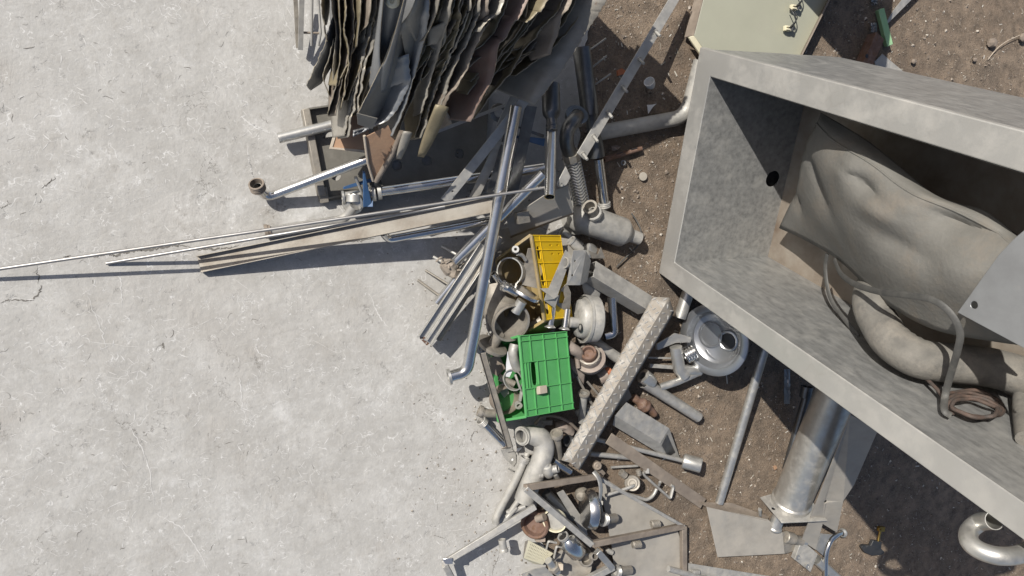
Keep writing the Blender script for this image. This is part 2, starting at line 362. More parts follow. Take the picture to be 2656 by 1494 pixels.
def soil_z(x, y):
    p = V((x, y, 0)); return -.0115 + noise.noise(p * 3.1) * .009 + noise.noise(p * 11) * .005 + noise.noise(p * 31) * .003
def rim_fade(x, y): return min(1, max(0, min(x + 1.0, 5.5 - x, y + 3.4, 2.2 - y) / .3))
gm = MB().grid([[V((x, y, soil_z(x, y) * rim_fade(x, y) - .012 * (1 - rim_fade(x, y)))) for y in gy] for x in gx])
X0, X1, Y0, Y1 = gx[0], gx[-1], gy[0], gy[-1]; Bz = -.012
o = [V((-60, -60, Bz)), V((60, -60, Bz)), V((60, 60, Bz)), V((-60, 60, Bz)), V((X0, Y0, Bz)), V((X1, Y0, Bz)), V((X1, Y1, Bz)), V((X0, Y1, Bz))]
gm.add(o, [(0, 1, 5, 4), (1, 2, 6, 5), (2, 3, 7, 6), (3, 0, 4, 7)])
rnd = random.Random(3)
def pebble(mb, p, r, flat=.7):
    k = rnd.random() * 6; vs = []
    for a, z in ((0, 0), (1, 0), (2, 0), (3, 0), (4, 0)):
        an = k + a * 1.2566 + rnd.uniform(-.3, .3); rr = r * rnd.uniform(.7, 1.25); vs.append(p + V((rr * math.cos(an), rr * math.sin(an), -r * .2)))
    for a in range(3):
        an = k + a * 2.09 + rnd.uniform(-.4, .4); rr = r * rnd.uniform(.35, .7); vs.append(p + V((rr * math.cos(an), rr * math.sin(an), r * flat * rnd.uniform(.6, 1.1))))
    mb.add(vs, [(5, 6, 7), (0, 1, 5), (1, 6, 5), (1, 2, 6), (2, 3, 6), (3, 7, 6), (3, 4, 7), (4, 0, 7), (0, 5, 7)])
def slab_x(y):
    best = 0
    for p in edge:
        if abs(p.y - y) < .05: return p.x
    return edge[len(edge) // 2].x
grit = MB(); chips = MB()
for i in range(20000):
    px, py = rnd.uniform(1440, 2700), rnd.uniform(-20, 1520); p = q('S', px, py, 0)
    if p.x < slab_x(p.y) + .01: continue
    cl = noise.noise(p * 4.3) + .35 * noise.noise(p * 13)
    if rnd.random() > .55 + cl: continue
    p.z = soil_z(p.x, p.y); pebble(grit, p, rnd.choice((.0022, .003, .0035, .0045, .0065, .011 if rnd.random() < .3 else .004)))
for i in range(700):
    px, py = rnd.uniform(1600, 2700), rnd.uniform(-20, 1520); p = q('S', px, py, 0); p.z = soil_z(p.x, p.y) + .002
    if p.x < slab_x(p.y) + .02: continue
    a = rnd.random() * 6.3; l = rnd.uniform(.004, .014); w = rnd.uniform(.0012, .003); d = V((math.cos(a), math.sin(a), rnd.uniform(-.1, .3))) * l; n_ = V((-math.sin(a), math.cos(a), 0)) * w
    chips.add([p - d - n_, p + d - n_, p + d + n_, p - d + n_], [(0, 1, 2, 3)])
setting('ground', gm, SOIL, None, [
    ('gravel', grit, flecks_mat('grit', (.07, .055, .045), (.25, .205, .165), (.55, .52, .46)), dict(kind='stuff', smooth=20)),
    ('litter_bits', chips, flecks_mat('bits', (.20, .16, .12), (.42, .39, .33), (.7, .68, .62)), dict(kind='stuff'))])
# marks in the concrete
def strip(mb, pts, w, z):
    k = len(pts); vs = []
    for i in range(k):
        t = pts[min(i + 1, k - 1)] - pts[max(i - 1, 0)]; n = V((-t.y, t.x, 0)).normalized(); ww = w * (math.sin(math.pi * (i + .25) / (k - .5)) ** .5) * rnd.uniform(.4, 1.3)
        vs += [pts[i] + n * ww / 2 + V((0, 0, z)), pts[i] - n * ww / 2 + V((0, 0, z))]
    mb.add(vs, [(2 * i, 2 * i + 1, 2 * i + 3, 2 * i + 2) for i in range(k - 1)])
scr = MB(); drk = MB(); 
def scratch(p, a, l, w, mb, wob=.25, z=.0006):
    n = max(4, int(l / .012)); pts = [p]; c = rnd.uniform(-.5, .5)
    for i in range(n):
        a += c / n + rnd.gauss(0, wob); pts.append(pts[-1] + V((math.cos(a), math.sin(a), 0)) * l / n)
    strip(mb, pts, w, z)
for i in range(1500):
    px, py = rnd.uniform(-20, 1480), rnd.uniform(-20, 1510); p = q('S', px, py, 0)
    if p.x > slab_x(p.y) - .05: continue
    cl = noise.noise(p * 2.7); 
    if rnd.random() > .6 + cl * .9: continue
    big = rnd.random() < .035
    scratch(p, rnd.choice((-.5, .35, 1.0, 2.4)) + rnd.gauss(0, .5), rnd.uniform(.07, .2) if big else rnd.uniform(.006, .034), rnd.uniform(.0012, .0024) if big else rnd.uniform(.001, .0036), scr, .07)
for i in range(350):
    px, py = rnd.uniform(-20, 1480), rnd.uniform(-20, 1510); p = q('S', px, py, 0)
    if p.x > slab_x(p.y) - .05 or rnd.random() > .5 + noise.noise(p * 3.3 + V((5, 2, 0))): continue
    scratch(p, rnd.random() * 6.3, rnd.uniform(.008, .035), rnd.uniform(.0008, .0024), drk, .6)
for R, path, w in (('S8', [(490, 780), (530, 900), (570, 1000), (600, 1110)], .003), ('S8', [(668, 640), (672, 720), (680, 840)], .004), ('S8', [(1385, 0), (1395, 70), (1410, 140)], .003),
                   ('S8', [(540, 210), (640, 225), (720, 270)], .002), ('S8', [(690, 290), (760, 250), (880, 225)], .002), ('S8', [(1420, 1060), (1450, 1110), (1510, 1130)], .004),
                   ('S8', [(1330, 1240), (1345, 1340), (1350, 1440)], .005), ('R1', [(20, 1260), (120, 1330), (250, 1390)], .007), ('R3', [(20, 170), (130, 260), (330, 350)], .007), ('R3', [(90, 470), (110, 640), (150, 830)], .004),
                   ('S8', [(2060, 780), (2110, 900), (2160, 960)], .005), ('S', (( 400, 1330), (470, 1370), (520, 1440), (545, 1490)), .004), ('S', ((330, 1100), (380, 1190), (400, 1320)), .003)):
    strip(scr, [p + V((rnd.gauss(0, .002), rnd.gauss(0, .002), 0)) for p in spline([q(R, x, y, 0) for x, y in path], 9)], w, .0007)
for R, path, w in (('S8', [(520, 575), (600, 555), (650, 565), (700, 545), (780, 535), (850, 530), (930, 515), (990, 508), (1060, 516)], .008), ('S8', [(1090, 535), (1160, 525), (1230, 527), (1330, 510)], .006),
                   ('S8', [(0, 830), (60, 810), (150, 812), (205, 790), (225, 760), (238, 728)], .006), ('S8', [(205, 650), (215, 680), (210, 720)], .003), ('S8', [(355, 572), (390, 570)], .006),
                   ('S8', [(1930, 488), (2000, 480), (2090, 470)], .006), ('S8', [(905, 1045), (912, 1080)], .007), ('S8', [(230, 195), (270, 160), (310, 130)], .004), ('S8', [(0, 300), (60, 270)], .003),
                   ('S1', [(830, 810), (760, 880), (735, 960), (750, 1010)], .003), ('S3', [(960, 1130), (930, 1260), (890, 1330), (870, 1449)], .003), ('S3', [(120, 930), (190, 945), (270, 970)], .002)):
    pts = spline([q(R, x, y, 0) for x, y in path], 10); strip(drk, [p + V((rnd.gauss(0, .0022), rnd.gauss(0, .0022), 0)) for p in pts], w, .0005)
deb = MB()
for i in range(2000):
    px, py = rnd.gauss(1330, 120), rnd.uniform(380, 1510); p = q('S', px - (0 if py > 800 else (800 - py) * .25), py, 0)
    if p.x > slab_x(p.y) - .005 or rnd.random() > .45 + noise.noise(p * 5): continue
    p.z = .0008; pebble(deb, p, rnd.choice((.0015, .002, .0025, .003, .004, .0055)))
def flatmat(name, c1, c2, sc_=60):
    return metal(name, c1, c2, .9, 0.0, 0, sc_=sc_, bump=0)
setting('concrete_slab', sm, CONC, dict(smooth=20), [('scratch_mark', scr, flatmat('pale_scratch', (.62, .61, .59), (.48, .47, .45), 25), dict(kind='stuff')), ('loose_debris', deb, flecks_mat('debris', (.10, .085, .07), (.30, .27, .23), (.55, .53, .49)), dict(kind='stuff', smooth=20)),
                                    ('crack', drk, flatmat('crack', (.12, .11, .10), (.20, .19, .17)), dict(kind='stuff'))])

# ================================================================== the steel tank that stands on its end, right
e1 = (M3 @ V((410 - CX, -242 - CY, FPX))).normalized(); e2 = M3 @ V((7330 - CX, 501 - CY, FPX)).normalized()
e2 = (e2 - e1 * e2.dot(e1)).normalized(); e3 = e1.cross(e2)
TO = q('S', 1708, 708, .004)
def tk(a, b, d): return TO - e1 * a + e3 * b + e2 * d           # along the tank, across it, into it
def onplane(r, x, y, p0, n):
    d = ray(r, x, y); return CAM + d * ((p0 - CAM).dot(n) / d.dot(n))
def td(r, x, y, dep): return onplane(r, x, y, TO + e2 * dep, e2)
def tb(r, x, y, b): return onplane(r, x, y, TO + e3 * b, e3)
A0, A1, I0, I1 = 0, 2.05, .102, 1.95; B0, B1, J0, J1 = 0, -.978, -.092, -.88; DI, DO = .5, .72
rim = MB(); rn = .012
rect = lambda a0, a1, b0, b1, d: [tk(a0, b0, d), tk(a1, b0, d), tk(a1, b1, d), tk(a0, b1, d)]
rim.plate(rect(A0, A1, B0, B1, 0), e2 * .03, [rect(I0, I1, J0, J1, 0)])
I0 += .0015; J0 -= .0015; J1 += .0015
outer = MB(); w = .004
for c in (((A0, A1), (B0, B0)), ((A0, A1), (B1, B1)), ((A0, A0), (B0, B1)), ((A1, A1), (B0, B1))):
    (a0, a1), (b0, b1) = c; k = .006
    sh = lambda a, b: (a + (k if a == A0 else -k), b + (-k if b == B0 else k))
    (p0, r0), (p1, r1) = sh(a0, b0), sh(a1, b1)
    N = 26; rows = []
    for i in range(N + 1):
        row = []
        for j in range(9):
            a = p0 + (p1 - p0) * i / N; b = r0 + (r1 - r0) * i / N; d = .03 + (DO - .03) * j / 8
            row.append(tk(a, b, d) + (e3 * (noise.noise(V((a * 2.5, d * 4, b))) * .010 * math.sin(math.pi * j / 8)) if b0 == b1 else V((0, 0, 0))))
        rows.append(row)
    outer.grid(rows)
outer.add(rect(A0 + .006, A1 - .006, B0 - .006, B1 + .006, DO), [(0, 1, 2, 3)])
hc = tk(I0, -.43, .455); inner = MB()
wall = [tk(I0, J0, .0025), tk(I0, J1, .0025), tk(I0, J1, DI), tk(I0, J0, DI)]
hole = circle(tk(I0, -.46, .425), e1, .036, 20)
inner.plate(wall, e1 * .004, [hole])
bigw = MB()
def lined(p00, p01, p10, p11, nrm, amp, n1=30, n2=10):
    rows = []
    for i in range(n1 + 1):
        row = []
        for j in range(n2 + 1):
            s_, t_ = i / n1, j / n2; p = p00.lerp(p10, s_).lerp(p01.lerp(p11, s_), t_)
            row.append(p + nrm * (noise.noise(p * 3) * amp * math.sin(math.pi * s_) * math.sin(math.pi * t_)))
        rows.append(row)
    return rows
inner.grid(lined(tk(I0, J0, .0025), tk(I0, J0, DI), tk(I1, J0, .0025), tk(I1, J0, DI), e3, .006))
inner.grid(lined(tk(I0, J1, .0025), tk(I0, J1, DI), tk(I1, J1, .0025), tk(I1, J1, DI), e3, .006))
inner.grid(lined(tk(I1, J0, .0025), tk(I1, J0, DI), tk(I1, J1, .0025), tk(I1, J1, DI), e1, 0))
back = MB().grid(lined(tk(I0, J0, DI), tk(I0, J1, DI), tk(I1, J0, DI), tk(I1, J1, DI), e2, .004))
ub = [tb('S7', 1900, 1098, 0.01), tb('S7', 1810, 1108, .06), tb('S7', 1742, 1165, .085), tb('S7', 1745, 1235, .09), tb('S7', 1815, 1290, .09), tb('S7', 1930, 1322, .085), tb('S7', 2050, 1315, .085), tb('S7', 2140, 1270, .07), tb('S7', 2190, 1170, .01)]
bend = MB().tube(spline(ub, 8), .0245, 22, .002)
thing('steel_tank', 'large dusty stainless steel tank standing on its end with its open side facing left', 'tank', [
    ('rim', rim, MT['tank'], dict(bevel=.004)), ('outer_shell', outer, MT['tankin']), ('inner_wall', inner, MT['tankin']), ('back_panel', back, MT['floorp']), ('drain_bend', bend, MT['steel'], dict(label='shiny U bend pipe on the underside of the tank'))])
# grey sleeve of dented sheet inside it
ctl = [[('S5', 1150, 785, .22), ('S5', 1125, 860, .19), ('S5', 1030, 1040, .22), ('S5', 985, 1280, .30), ('S6', 932, 235, .40)],
       [('S5', 1330, 890, .20), ('S5', 1250, 985, .15), ('S5', 1180, 1180, .14), ('S5', 1130, 1420, .22), ('S6', 1100, 312, .36)],
       [('S5', 1500, 1000, .18), ('S5', 1450, 1100, .12), ('S5', 1400, 1300, .10), ('S6', 1350, 180, .16), ('S6', 1300, 430, .31)],
       [('S5', 1750, 1210, .17), ('S5', 1700, 1290, .11), ('S6', 1700, 150, .09), ('S6', 1560, 380, .12), ('S6', 1480, 590, .25)],
       [('S5', 2000, 1390, .17), ('S6', 1940, 62, .11), ('S6', 1900, 260, .10), ('S6', 1800, 520, .11), ('S6', 1690, 770, .22)],
       [('S6', 2290, 130, .18), ('S6', 2200, 190, .13), ('S6', 2150, 360, .11), ('S6', 2050, 620, .11), ('S6', 1980, 915, .21)],
       [('S6', 2480, 300, .18), ('S6', 2465, 345, .14), ('S6', 2430, 450, .12), ('S6', 2400, 700, .12), ('S6', 2390, 995, .21)],
       [('S6', 2700, 420, .18), ('S6', 2690, 450, .14), ('S6', 2680, 580, .12), ('S6', 2660, 800, .12), ('S6', 2720, 1030, .21)]]
P_ = [[td(*c) for c in col] for col in ctl]
cols = [spline(c, 9) for c in P_]                                    # 37 along v
rows = [spline([cols[i][j] for i in range(len(cols))], 9) for j in range(len(cols[0]))]
def dent(p, pr, r1, r2, dirv, amp):
    c = td(*pr); d = p - c; a = d.dot(dirv); o = (d - dirv * a - e2 * d.dot(e2)).length
    return math.exp(-(a / r1) ** 2 - (abs(o) / r2) ** 1.15) * amp
dv = lambda x, y: (td('S6', 1600 + x, 300 + y, .1) - td('S6', 1600, 300, .1)).normalized()
dents = [(('S5', 1110, 1250, .2), .12, .025, dv(.5, 1), .05), (('S5', 1420, 1270, .1), .10, .03, dv(1, .8), .06), (('S5', 1330, 1190, .1), .06, .05, dv(1, 0), -.04), (('S6', 1690, 330, .1), .14, .05, dv(1, .55), .05),
         (('S6', 1600, 130, .1), .1, .06, dv(1, .5), -.05), (('S6', 1960, 150, .1), .10, .035, dv(1, .6), .07), (('S6', 1850, 100, .1), .07, .05, dv(1, .5), -.05), (('S6', 2150, 520, .1), .09, .08, dv(1, 0), -.035), (('S6', 2220, 260, .1), .14, .03, dv(1, .3), .06), (('S6', 1020, 70, .3), .05, .02, dv(.6, 1), .04)]
rows = [[p + e2 * sum(dent(p, *d) for d in dents) * .62 + e2 * noise.noise(p * 9) * .002 + e2 * abs(noise.noise(p * 3.1)) * .012 for p in r] for r in rows]
body = MB().grid(rows)
lip = MB().tube([r - e2 * .004 for r in rows[9]], .0035, 8)
plate_r = MB().plate([td('S6', 2505, 300, .07), td('S6', 2720, 120, .08), td('S6', 2800, 1250, .07), td('S6', 2576, 1045, .07), td('S6', 2120, 800, .07), td('S6', 2395, 415, .07)], e2 * .004, [circle(td('S6', 2232, 750, .07), e2, .011, 12)])
thing('dented_sleeve', 'dented grey sheet sleeve with a seam and rolled lip lying inside the tank', 'sleeve', [('body', body, MT['sleeve'], dict(solid=.006)), ('seam', lip, MT['sleeve'])])
thing('cover_plate', 'flat grey plate with one small round hole over the sleeve in the tank', 'metal plate', [('plate', plate_r, MT['sheetblue'], dict(bevel=.0015))])
# hose resting on the lower wall of the tank
hp = [('S6', 1548, 735, -.262), ('S6', 1592, 860, -.222), ('S6', 1690, 1000, -.195), ('S6', 1870, 1108, -.185), ('S6', 2110, 1140, -.185), ('S6', 2350, 1170, -.185), ('S6', 2640, 1260, -.185), ('S6', 2900, 1400, -.185)]
hpts = spline([td('S6', 1600, 560, .42), td('S6', 1562, 640, .34)] + [tb(*p) for p in hp], 10)
def rough_tube(pts, r, n=30, amp=.02, f=22, wr=None):
    mb = MB().tube(pts, r, n); 
    c0 = len(mb.v)
    for i, p in enumerate(mb.v):
        c = pts[min(i // n, len(pts) - 1)]; mb.v[i] = c + (p - c) * (1 + amp * noise.noise(p * f) + (wr(i // n, p - c) if wr else 0))
    return mb
inner_dir = -e3
def wrinkle(i, d):
    return .035 * math.sin(i * 1.9) * max(0, d.normalized().dot((e2 - e3 * .6 - e1 * .8).normalized())) * (1 if 8 < i < 50 else 0)
hose = rough_tube(hpts, .064, 32, .012, 16, wrinkle)
elb = rough_tube(spline([tb('S7', 2110, 180, -.17), tb('S7', 2072, 300, -.14), tb('S7', 2070, 430, -.12), tb('S7', 2090, 580, -.115)], 6), .024, 14)
thing('rubber_hose', 'thick dusty rubber hose with a wrinkled bend along the bottom of the tank', 'hose', [('hose_body', hose, MT['hose']), ('end_flap', elb, MT['hose'])])
sp = [td('S6', 1250, 408, .33), td('S6', 1238, 500, .34), td('S6', 1250, 620, .34), td('S6', 1285, 730, .33), td('S6', 1370, 850, .31), td('S6', 1460, 960, .30)]
s1 = MB().tube(spline(sp, 8), .009, 12, flat=.45, up=e3)
sp = [td('S6', 1300, 450, .30), td('S6', 1345, 545, .24), td('S6', 1440, 612, .16), td('S6', 1600, 662, .10), td('S6', 1780, 684, .07), td('S6', 1950, 715, .06), td('S6', 2070, 800, .07), td('S6', 2138, 930, .09), td('S6', 2120, 1060, .11), td('S6', 2080, 1200, .15), tb('S6', 2040, 1350, -.15), tb('S7', 1585, 400, -.125), tb('S7', 1625, 435, -.115)]
s2 = MB().tube(spline(sp, 8), .0105, 14, flat=.4, up=e2)
thing('rubber_strap', 'long black flat rubber strap looping out over the hose in the tank', 'strap', [('strap', s1, MT['strap']), ('strap', s2, MT['strap'])])
coil = MB()
for k in range(4):
    pts = []
    for i in range(33):
        a = 2 * math.pi * i / 32; pts.append(tb('S7', 1775 + (182 - 14 * k) * math.cos(a) + (10 * math.sin(3 * a + k)), 360 + (82 - 9 * k) * math.sin(a) + 24 * math.cos(a) + k * 9 + 5 * math.sin(5 * a + 2 * k), -.103 - .009 * k - .004 * math.sin(4 * a)))
    coil.tube(pts, .0062, 10, cap=False)
coil.tube(spline([tb('S7', 1465, 195, -.13), tb('S7', 1540, 270, -.13), tb('S7', 1590, 340, -.12), tb('S7', 1640, 420, -.11)], 6), .006, 10)
thing('rubber_gasket_coil', 'coiled red brown rubber gasket lying on the lower wall of the tank', 'gasket', [('coil', coil, MT['redrub'])])

# ================================================================== around the tank, on the dirt
# cream enamel panel under the tank's upper corner
hp_ = .06
pan = MB().plate([q('S5', 400, -260, hp_), q('S5', 270, 247, hp_), q('S5', 420, 460, hp_), q('S5', 985, 430, hp_), q('S5', 1330, -260, hp_)], V((0, 0, -.004)))
sideL = MB().plate([q('S5', 400, -260, hp_), q('S5', 270, 247, hp_), q('S5', 270, 247, hp_) + V((-.012, 0, -.05)), q('S5', 400, -260, hp_) + V((-.012, 0, -.05))], V((-.004, 0, 0)))
lipR = MB().sweep([(-.003, 0), (.003, 0), (.018, .032), (.012, .034)], q('S5', 1330, -260, hp_), q('S5', 985, 430, hp_))
lipF = MB().plate([q('S5', 232, 257, .052), q('S5', 268, 247, .064), q('S5', 375, 400, .064), q('S5', 340, 418, .052)], V((0, 0, -.01)))
thing('enamel_panel', 'cream enamel panel with brown edges lying under the upper corner of the tank', 'panel', [('face', pan, MT['cream'], dict(bevel=.002)), ('side', sideL, MT['brown']), ('flange', lipR, MT['brown']), ('front_lip', lipF, MT['creamedge'], dict(bevel=.002))])
for k, (x, y, lb) in enumerate(((962, 52, 'white ceramic terminal block with black wires at the top of the cream panel'), (918, 198, 'white ceramic terminal block with black wires in the middle of the cream panel'))):
    c = q('S5', x, y, hp_ + .02); ax = (q('S5', x + 60, y + 8, hp_ + .02) - c).normalized(); ay = UP.cross(ax)
    blk = MB().box(c, ax * .017, ay * .011, UP * .008); blk.box(c + ay * .006 + UP * .011 - ax * .004, ax * .010, ay * .003, UP * .004); blk.box(c - ay * .006 + UP * .011 - ax * .004, ax * .010, ay * .003, UP * .004)
    scw = MB().lathe(c + ax * .024 + UP * .004, (UP * .3 + ay).normalized(), [(-.006, .013), (.008, .013), (.012, .008), (.012, 0)], 16)
    wr = MB().tube(spline([c + ax * .012 + UP * .01, c + ax * .02 + ay * .03 + UP * .03, c + ax * .005 + ay * .06 + UP * .03, c + ax * -.002 + ay * .085 + UP * .01], 6), .0025, 8)
    wr.tube(spline([c + ax * .0 + UP * .012, c + ax * .012 + ay * .025 + UP * .035, c + ax * .03 + ay * .05 + UP * .025, c + ax * .03 + ay * .085], 6), .0025, 8)
    thing('terminal_block', lb, 'terminal block', [('block', blk, MT['creamedge'], dict(bevel=.001)), ('knob', scw, MT['dark']), ('wire', wr, MT['black'])], 'terminal blocks on the cream panel')
# grey sheet and neighbours, top right
gs = MB().plate(qs('S5', [(1600, 165, .03), (1622, 158, .03), (1700, 80, .035), (1800, -20, .04), (1980, -220, .05), (1900, -240, .05), (1740, -30, .04), (1660, 70, .035)]), .004)
thing('curved_strip', 'grey curved sheet strip beside the green wooden stick at top right', 'metal strip', [('strip', gs, MT['dull'])])
for lb, x, y, s_ in (('crumpled pale foil near the top edge left of the grey curved strip', 1525, 10, 38), ('crumpled pale foil beside the green wooden stick', 1520, 190, 42)):
    thing('crumpled_foil', lb, 'foil', [('foil', MB().grid([[q('S5', x + s_ * (i / 5 - .5) + 9 * noise.noise(V((i, j, x * .1))), y + s_ * 1.5 * (j / 6 - .5) + 9 * noise.noise(V((i, j, 9))), .012 + .016 * noise.noise(V((i * .8, j * .9, y * .1)))) for j in range(7)] for i in range(6)]), MT['sheetblue'], dict(smooth=10))])
dr0 = q('S5', 1420, -330, 0)
bxp = [q('S5', x, y, 0) for x, y in ((560, -420), (800, -400), (1150, -430), (1180, -700), (560, -700))]; bxh = (.95, .80, .5, .5, .95)
thing('shadow_block', 'unseen block added beyond the upper edge to cast a shadow beside the cream panel', 'shadow caster', [('shell', MB().add(bxp + [p + V((0, 0, h)) for p, h in zip(bxp, bxh)], [(0, 1, 2, 3, 4), (5, 6, 9), (6, 8, 9), (6, 7, 8)] + [(i, (i + 1) % 5, 5 + (i + 1) % 5, 5 + i) for i in range(5)]), MT['brown'])])  # added out of view; sloped top shaped for the shadow right of the panel
thing('green_stick', 'pale green painted wooden stick lying on the dirt at top right', 'stick', [('stick', MB().bar(q('S5', 1560, 66, .02), q('S5', 1622, 318, .02), .034, .026, UP, .15), MT['greenwood'], dict(bevel=.002))])
a, b_ = q('S5', 1535, 255, .035), q('S5', 1440, 470, .035)
blk = MB().sweep([(-.04, -.04), (.04, -.04), (.04, .04), (-.04, .04), (-.04, .032), (.032, .032), (.032, -.032), (-.032, -.032), (-.032, .032), (-.04, .032)], a, b_) if 0 else MB().bar(a, b_, .062, .055)
thing('rusty_tube', 'rusty square tube stub with a bolt hole at top right of the tank', 'tube', [('tube', blk, MT['rust'], dict(bevel=.003)), ('bolt_hole', MB().lathe(q('S5', 1472, 390, .0635), UP, [(0, .010), (.0006, .010), (.0006, 0)], 14), MT['black'])])
thing('sheet_offcut', 'pale sheet offcut half under the upper side of the tank', 'metal sheet', [('sheet', MB().plate([q('S5', 1580, 375, .01), q('S5', 1525, 430, .01), q('S5', 1560, 560, .01), q('S5', 1800, 560, .01)], .003), MT['dusty'])])
def rock(name, lb, r, x, y, h, rad, sq=(1, .7, .6), seed=1):
    c = q(r, x, y, h); mb = MB(); n1, n2 = 9, 14; rows = []
    for i in range(n1 + 1):
        th = math.pi * i / n1; row = []
        for j in range(n2 + 1):
            ph = 2 * math.pi * j / n2; d = V((math.sin(th) * math.cos(ph) * sq[0], math.sin(th) * math.sin(ph) * sq[1], math.cos(th) * sq[2]))
            row.append(c + d * rad * (1 + .3 * noise.noise(d * 2.2 + V((seed, 0, 0)))))
        rows.append(row)
    thing(name, lb, 'stone', [('stone', mb.grid(rows), MT['stone'], dict(smooth=25))])
rock('stone', 'brown stone as big as a fist on the dirt at far top right', 'S5', 2345, 300, .01, .033, (1, .75, .6), 2)
rock('stone', 'brown stone cut off by the right edge at top', 'S5', 2562, 262, .01, .03, (.9, .8, .5), 5)
rock('stone', 'grey brown stone among the gravel above the tank', 'S5', 1800, 428, .004, .016, (1, .8, .5), 9)
rock('stone', 'small pale stone right of the first stones above the tank', 'S5', 2225, 415, .004, .014, (1, .8, .6), 12)
thing('dry_stalk', 'thin dry stalk curving across the dirt at top right', 'twig', [('stalk', MB().tube(spline(qs('S5', [(2315, 415, .008), (2370, 345, .014), (2440, 290, .016), (2535, 245, .01)]), 6), [.002] * 19, 6), MT['plyedge'])])
# bent pipe left of the tank
bp = fillet([q('R4', 1640, 345, .035), q('S5', 215, 812, .04), q('S5', 318, 420, .10)], .07)
thing('bent_pipe', 'grey steel pipe with a right angle bend beside the left side of the tank', 'pipe', [('pipe', MB().tube(bp, .0325, 20, .002), MT['dusty'])])
# lower right things
pole = MB().tube(qs('S7', [(470, -60, .20), (160, 985, .02)]), .0205, 18, .002)
thing('steel_pole', 'long plain steel tube running from under the tank to the folded panel', 'tube', [('tube', pole, MT['steel'])])
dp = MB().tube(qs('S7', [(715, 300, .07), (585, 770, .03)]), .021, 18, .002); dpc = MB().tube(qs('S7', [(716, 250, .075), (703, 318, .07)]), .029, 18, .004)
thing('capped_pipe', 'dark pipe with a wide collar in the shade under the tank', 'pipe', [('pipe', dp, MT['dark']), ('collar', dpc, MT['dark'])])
# flanged cylinder
fo = q('S7', 612, 985, .06); fe = q('S7', 880, 340, .33); fx = (fe - fo).normalized()
cyl = MB().lathe(fo, fx, [(0, .098), (.02, .098), (.028, .091), (.95, .091), (.95, .086), (0, .086)], 36, True)
c1, c2, c3, c4_ = q('S7', 330, 845, .10), q('S7', 558, 1112, .005), q('S7', 800, 1100, .02), q('S7', 575, 845, .115)
def on_fl(r, x, y): return onplane(r, x, y, fo, fx)
fl = [on_fl('S7', 330, 845), on_fl('S7', 556, 1112), on_fl('S7', 845, 1098), on_fl('S7', 640, 842)]
fpl = MB().plate(fl, fx * -.005, [circle(on_fl('S7', x, y), fx, .010, 12) for x, y in ((404, 918), (503, 1022))])
thing('flanged_cylinder', 'wide steel cylinder on a square flange plate leaning under the tank', 'cylinder', [('cylinder', cyl, MT['steel']), ('flange_plate', fpl, MT['dull'], dict(bevel=.001))])
# flat bar with slot
fb = MB().plate(qs('S7', [(990, 430, .62), (1165, 525, .62), (1015, 870, .36), (945, 975, .30), (905, 1175, .14), (815, 1120, .15), (770, 1285, .04), (680, 1225, .04)]), .006, [circle(q('S7', 832, 980, .236), UP, .008, 12)])
br = MB().plate(qs('S7', [(682, 1222, .045), (785, 1310, .045), (738, 1425, .035), (636, 1345, .035)]), .03)
scw = [MB().lathe(q('S7', x, y, .046), UP, [(0, .013), (.003, .013), (.003, .008), (.0015, .008), (.0015, 0)], 16) for x, y in ((657, 1330), (717, 1388))]
br2 = MB().plate(qs('S7', [(800, 1180, .02), (905, 1190, .02), (830, 1330, .02), (770, 1280, .02)]), .004)
thing('slotted_bar', 'wide flat steel bar with a notch and a screwed block at its lower end', 'bar', [('bar', fb, MT['plated'], dict(bevel=.0015)), ('end_block', br, MT['dusty'], dict(bevel=.002), [('screw', s_, MT['steel']) for s_ in scw]), ('bracket', br2, MT['steel'])])
hb = spline(qs('S7', [(945, 1172, .03), (905, 1190, .05), (862, 1230, .06), (838, 1300, .06), (832, 1380, .05), (832, 1500, .03)]), 6)
he = MB().lathe(q('S7', 935, 1178, .035), (hb[0] - hb[6]), [(-.004, .016), (.006, .024), (.013, .024), (.013, .017)], 20)
thing('bent_tube', 'thin bent steel tube with a flared end at the bottom edge below the tank', 'tube', [('tube', MB().tube(hb, .0125, 14), MT['polished']), ('flare', he, MT['steel'])])
tp_ = MB().tube(qs('S7', [(775, 1345, .03), (905, 1465, .03), (960, 1520, .03)]), .026, 18, .002)
thing('pipe_stub', 'short pipe running off the bottom edge below the notched bar', 'pipe', [('pipe', tp_, MT['steel'])])
# union between the panel and the bar
ud = q('S7', 575, 1200, .028); ue = q('S7', 680, 1228, .028); ux = (ue - ud).normalized(); ul = (ue - ud).length
thing('pipe_union', 'short threaded steel union between the folded panel and the notched bar', 'fitting', [('body', MB().lathe(ud, ux, [(0, .0), (0, .026), (.004, .030), (ul * .45, .030), (ul * .45, .026), (ul * .5, .028), (ul * .55, .024), (ul, .024), (ul, 0)], 24), MT['beige']), ('sleeve', MB().tube([ue, ue + ux * .03], .019, 16), MT['steel'])])
tc_ = q('S7', 508, 1145, .03); tx = (q('S7', 545, 1050, .06) - tc_).normalized()
thing('capped_fitting', 'steel pipe cap with a rounded lip under the square flange plate', 'fitting', [('cap', MB().lathe(tc_, tx, [(-.012, 0), (-.012, .020), (-.006, .034), (0, .038), (.006, .038), (.010, .034), (.014, .032), (.095, .032), (.095, 0)], 26), MT['steel'])])
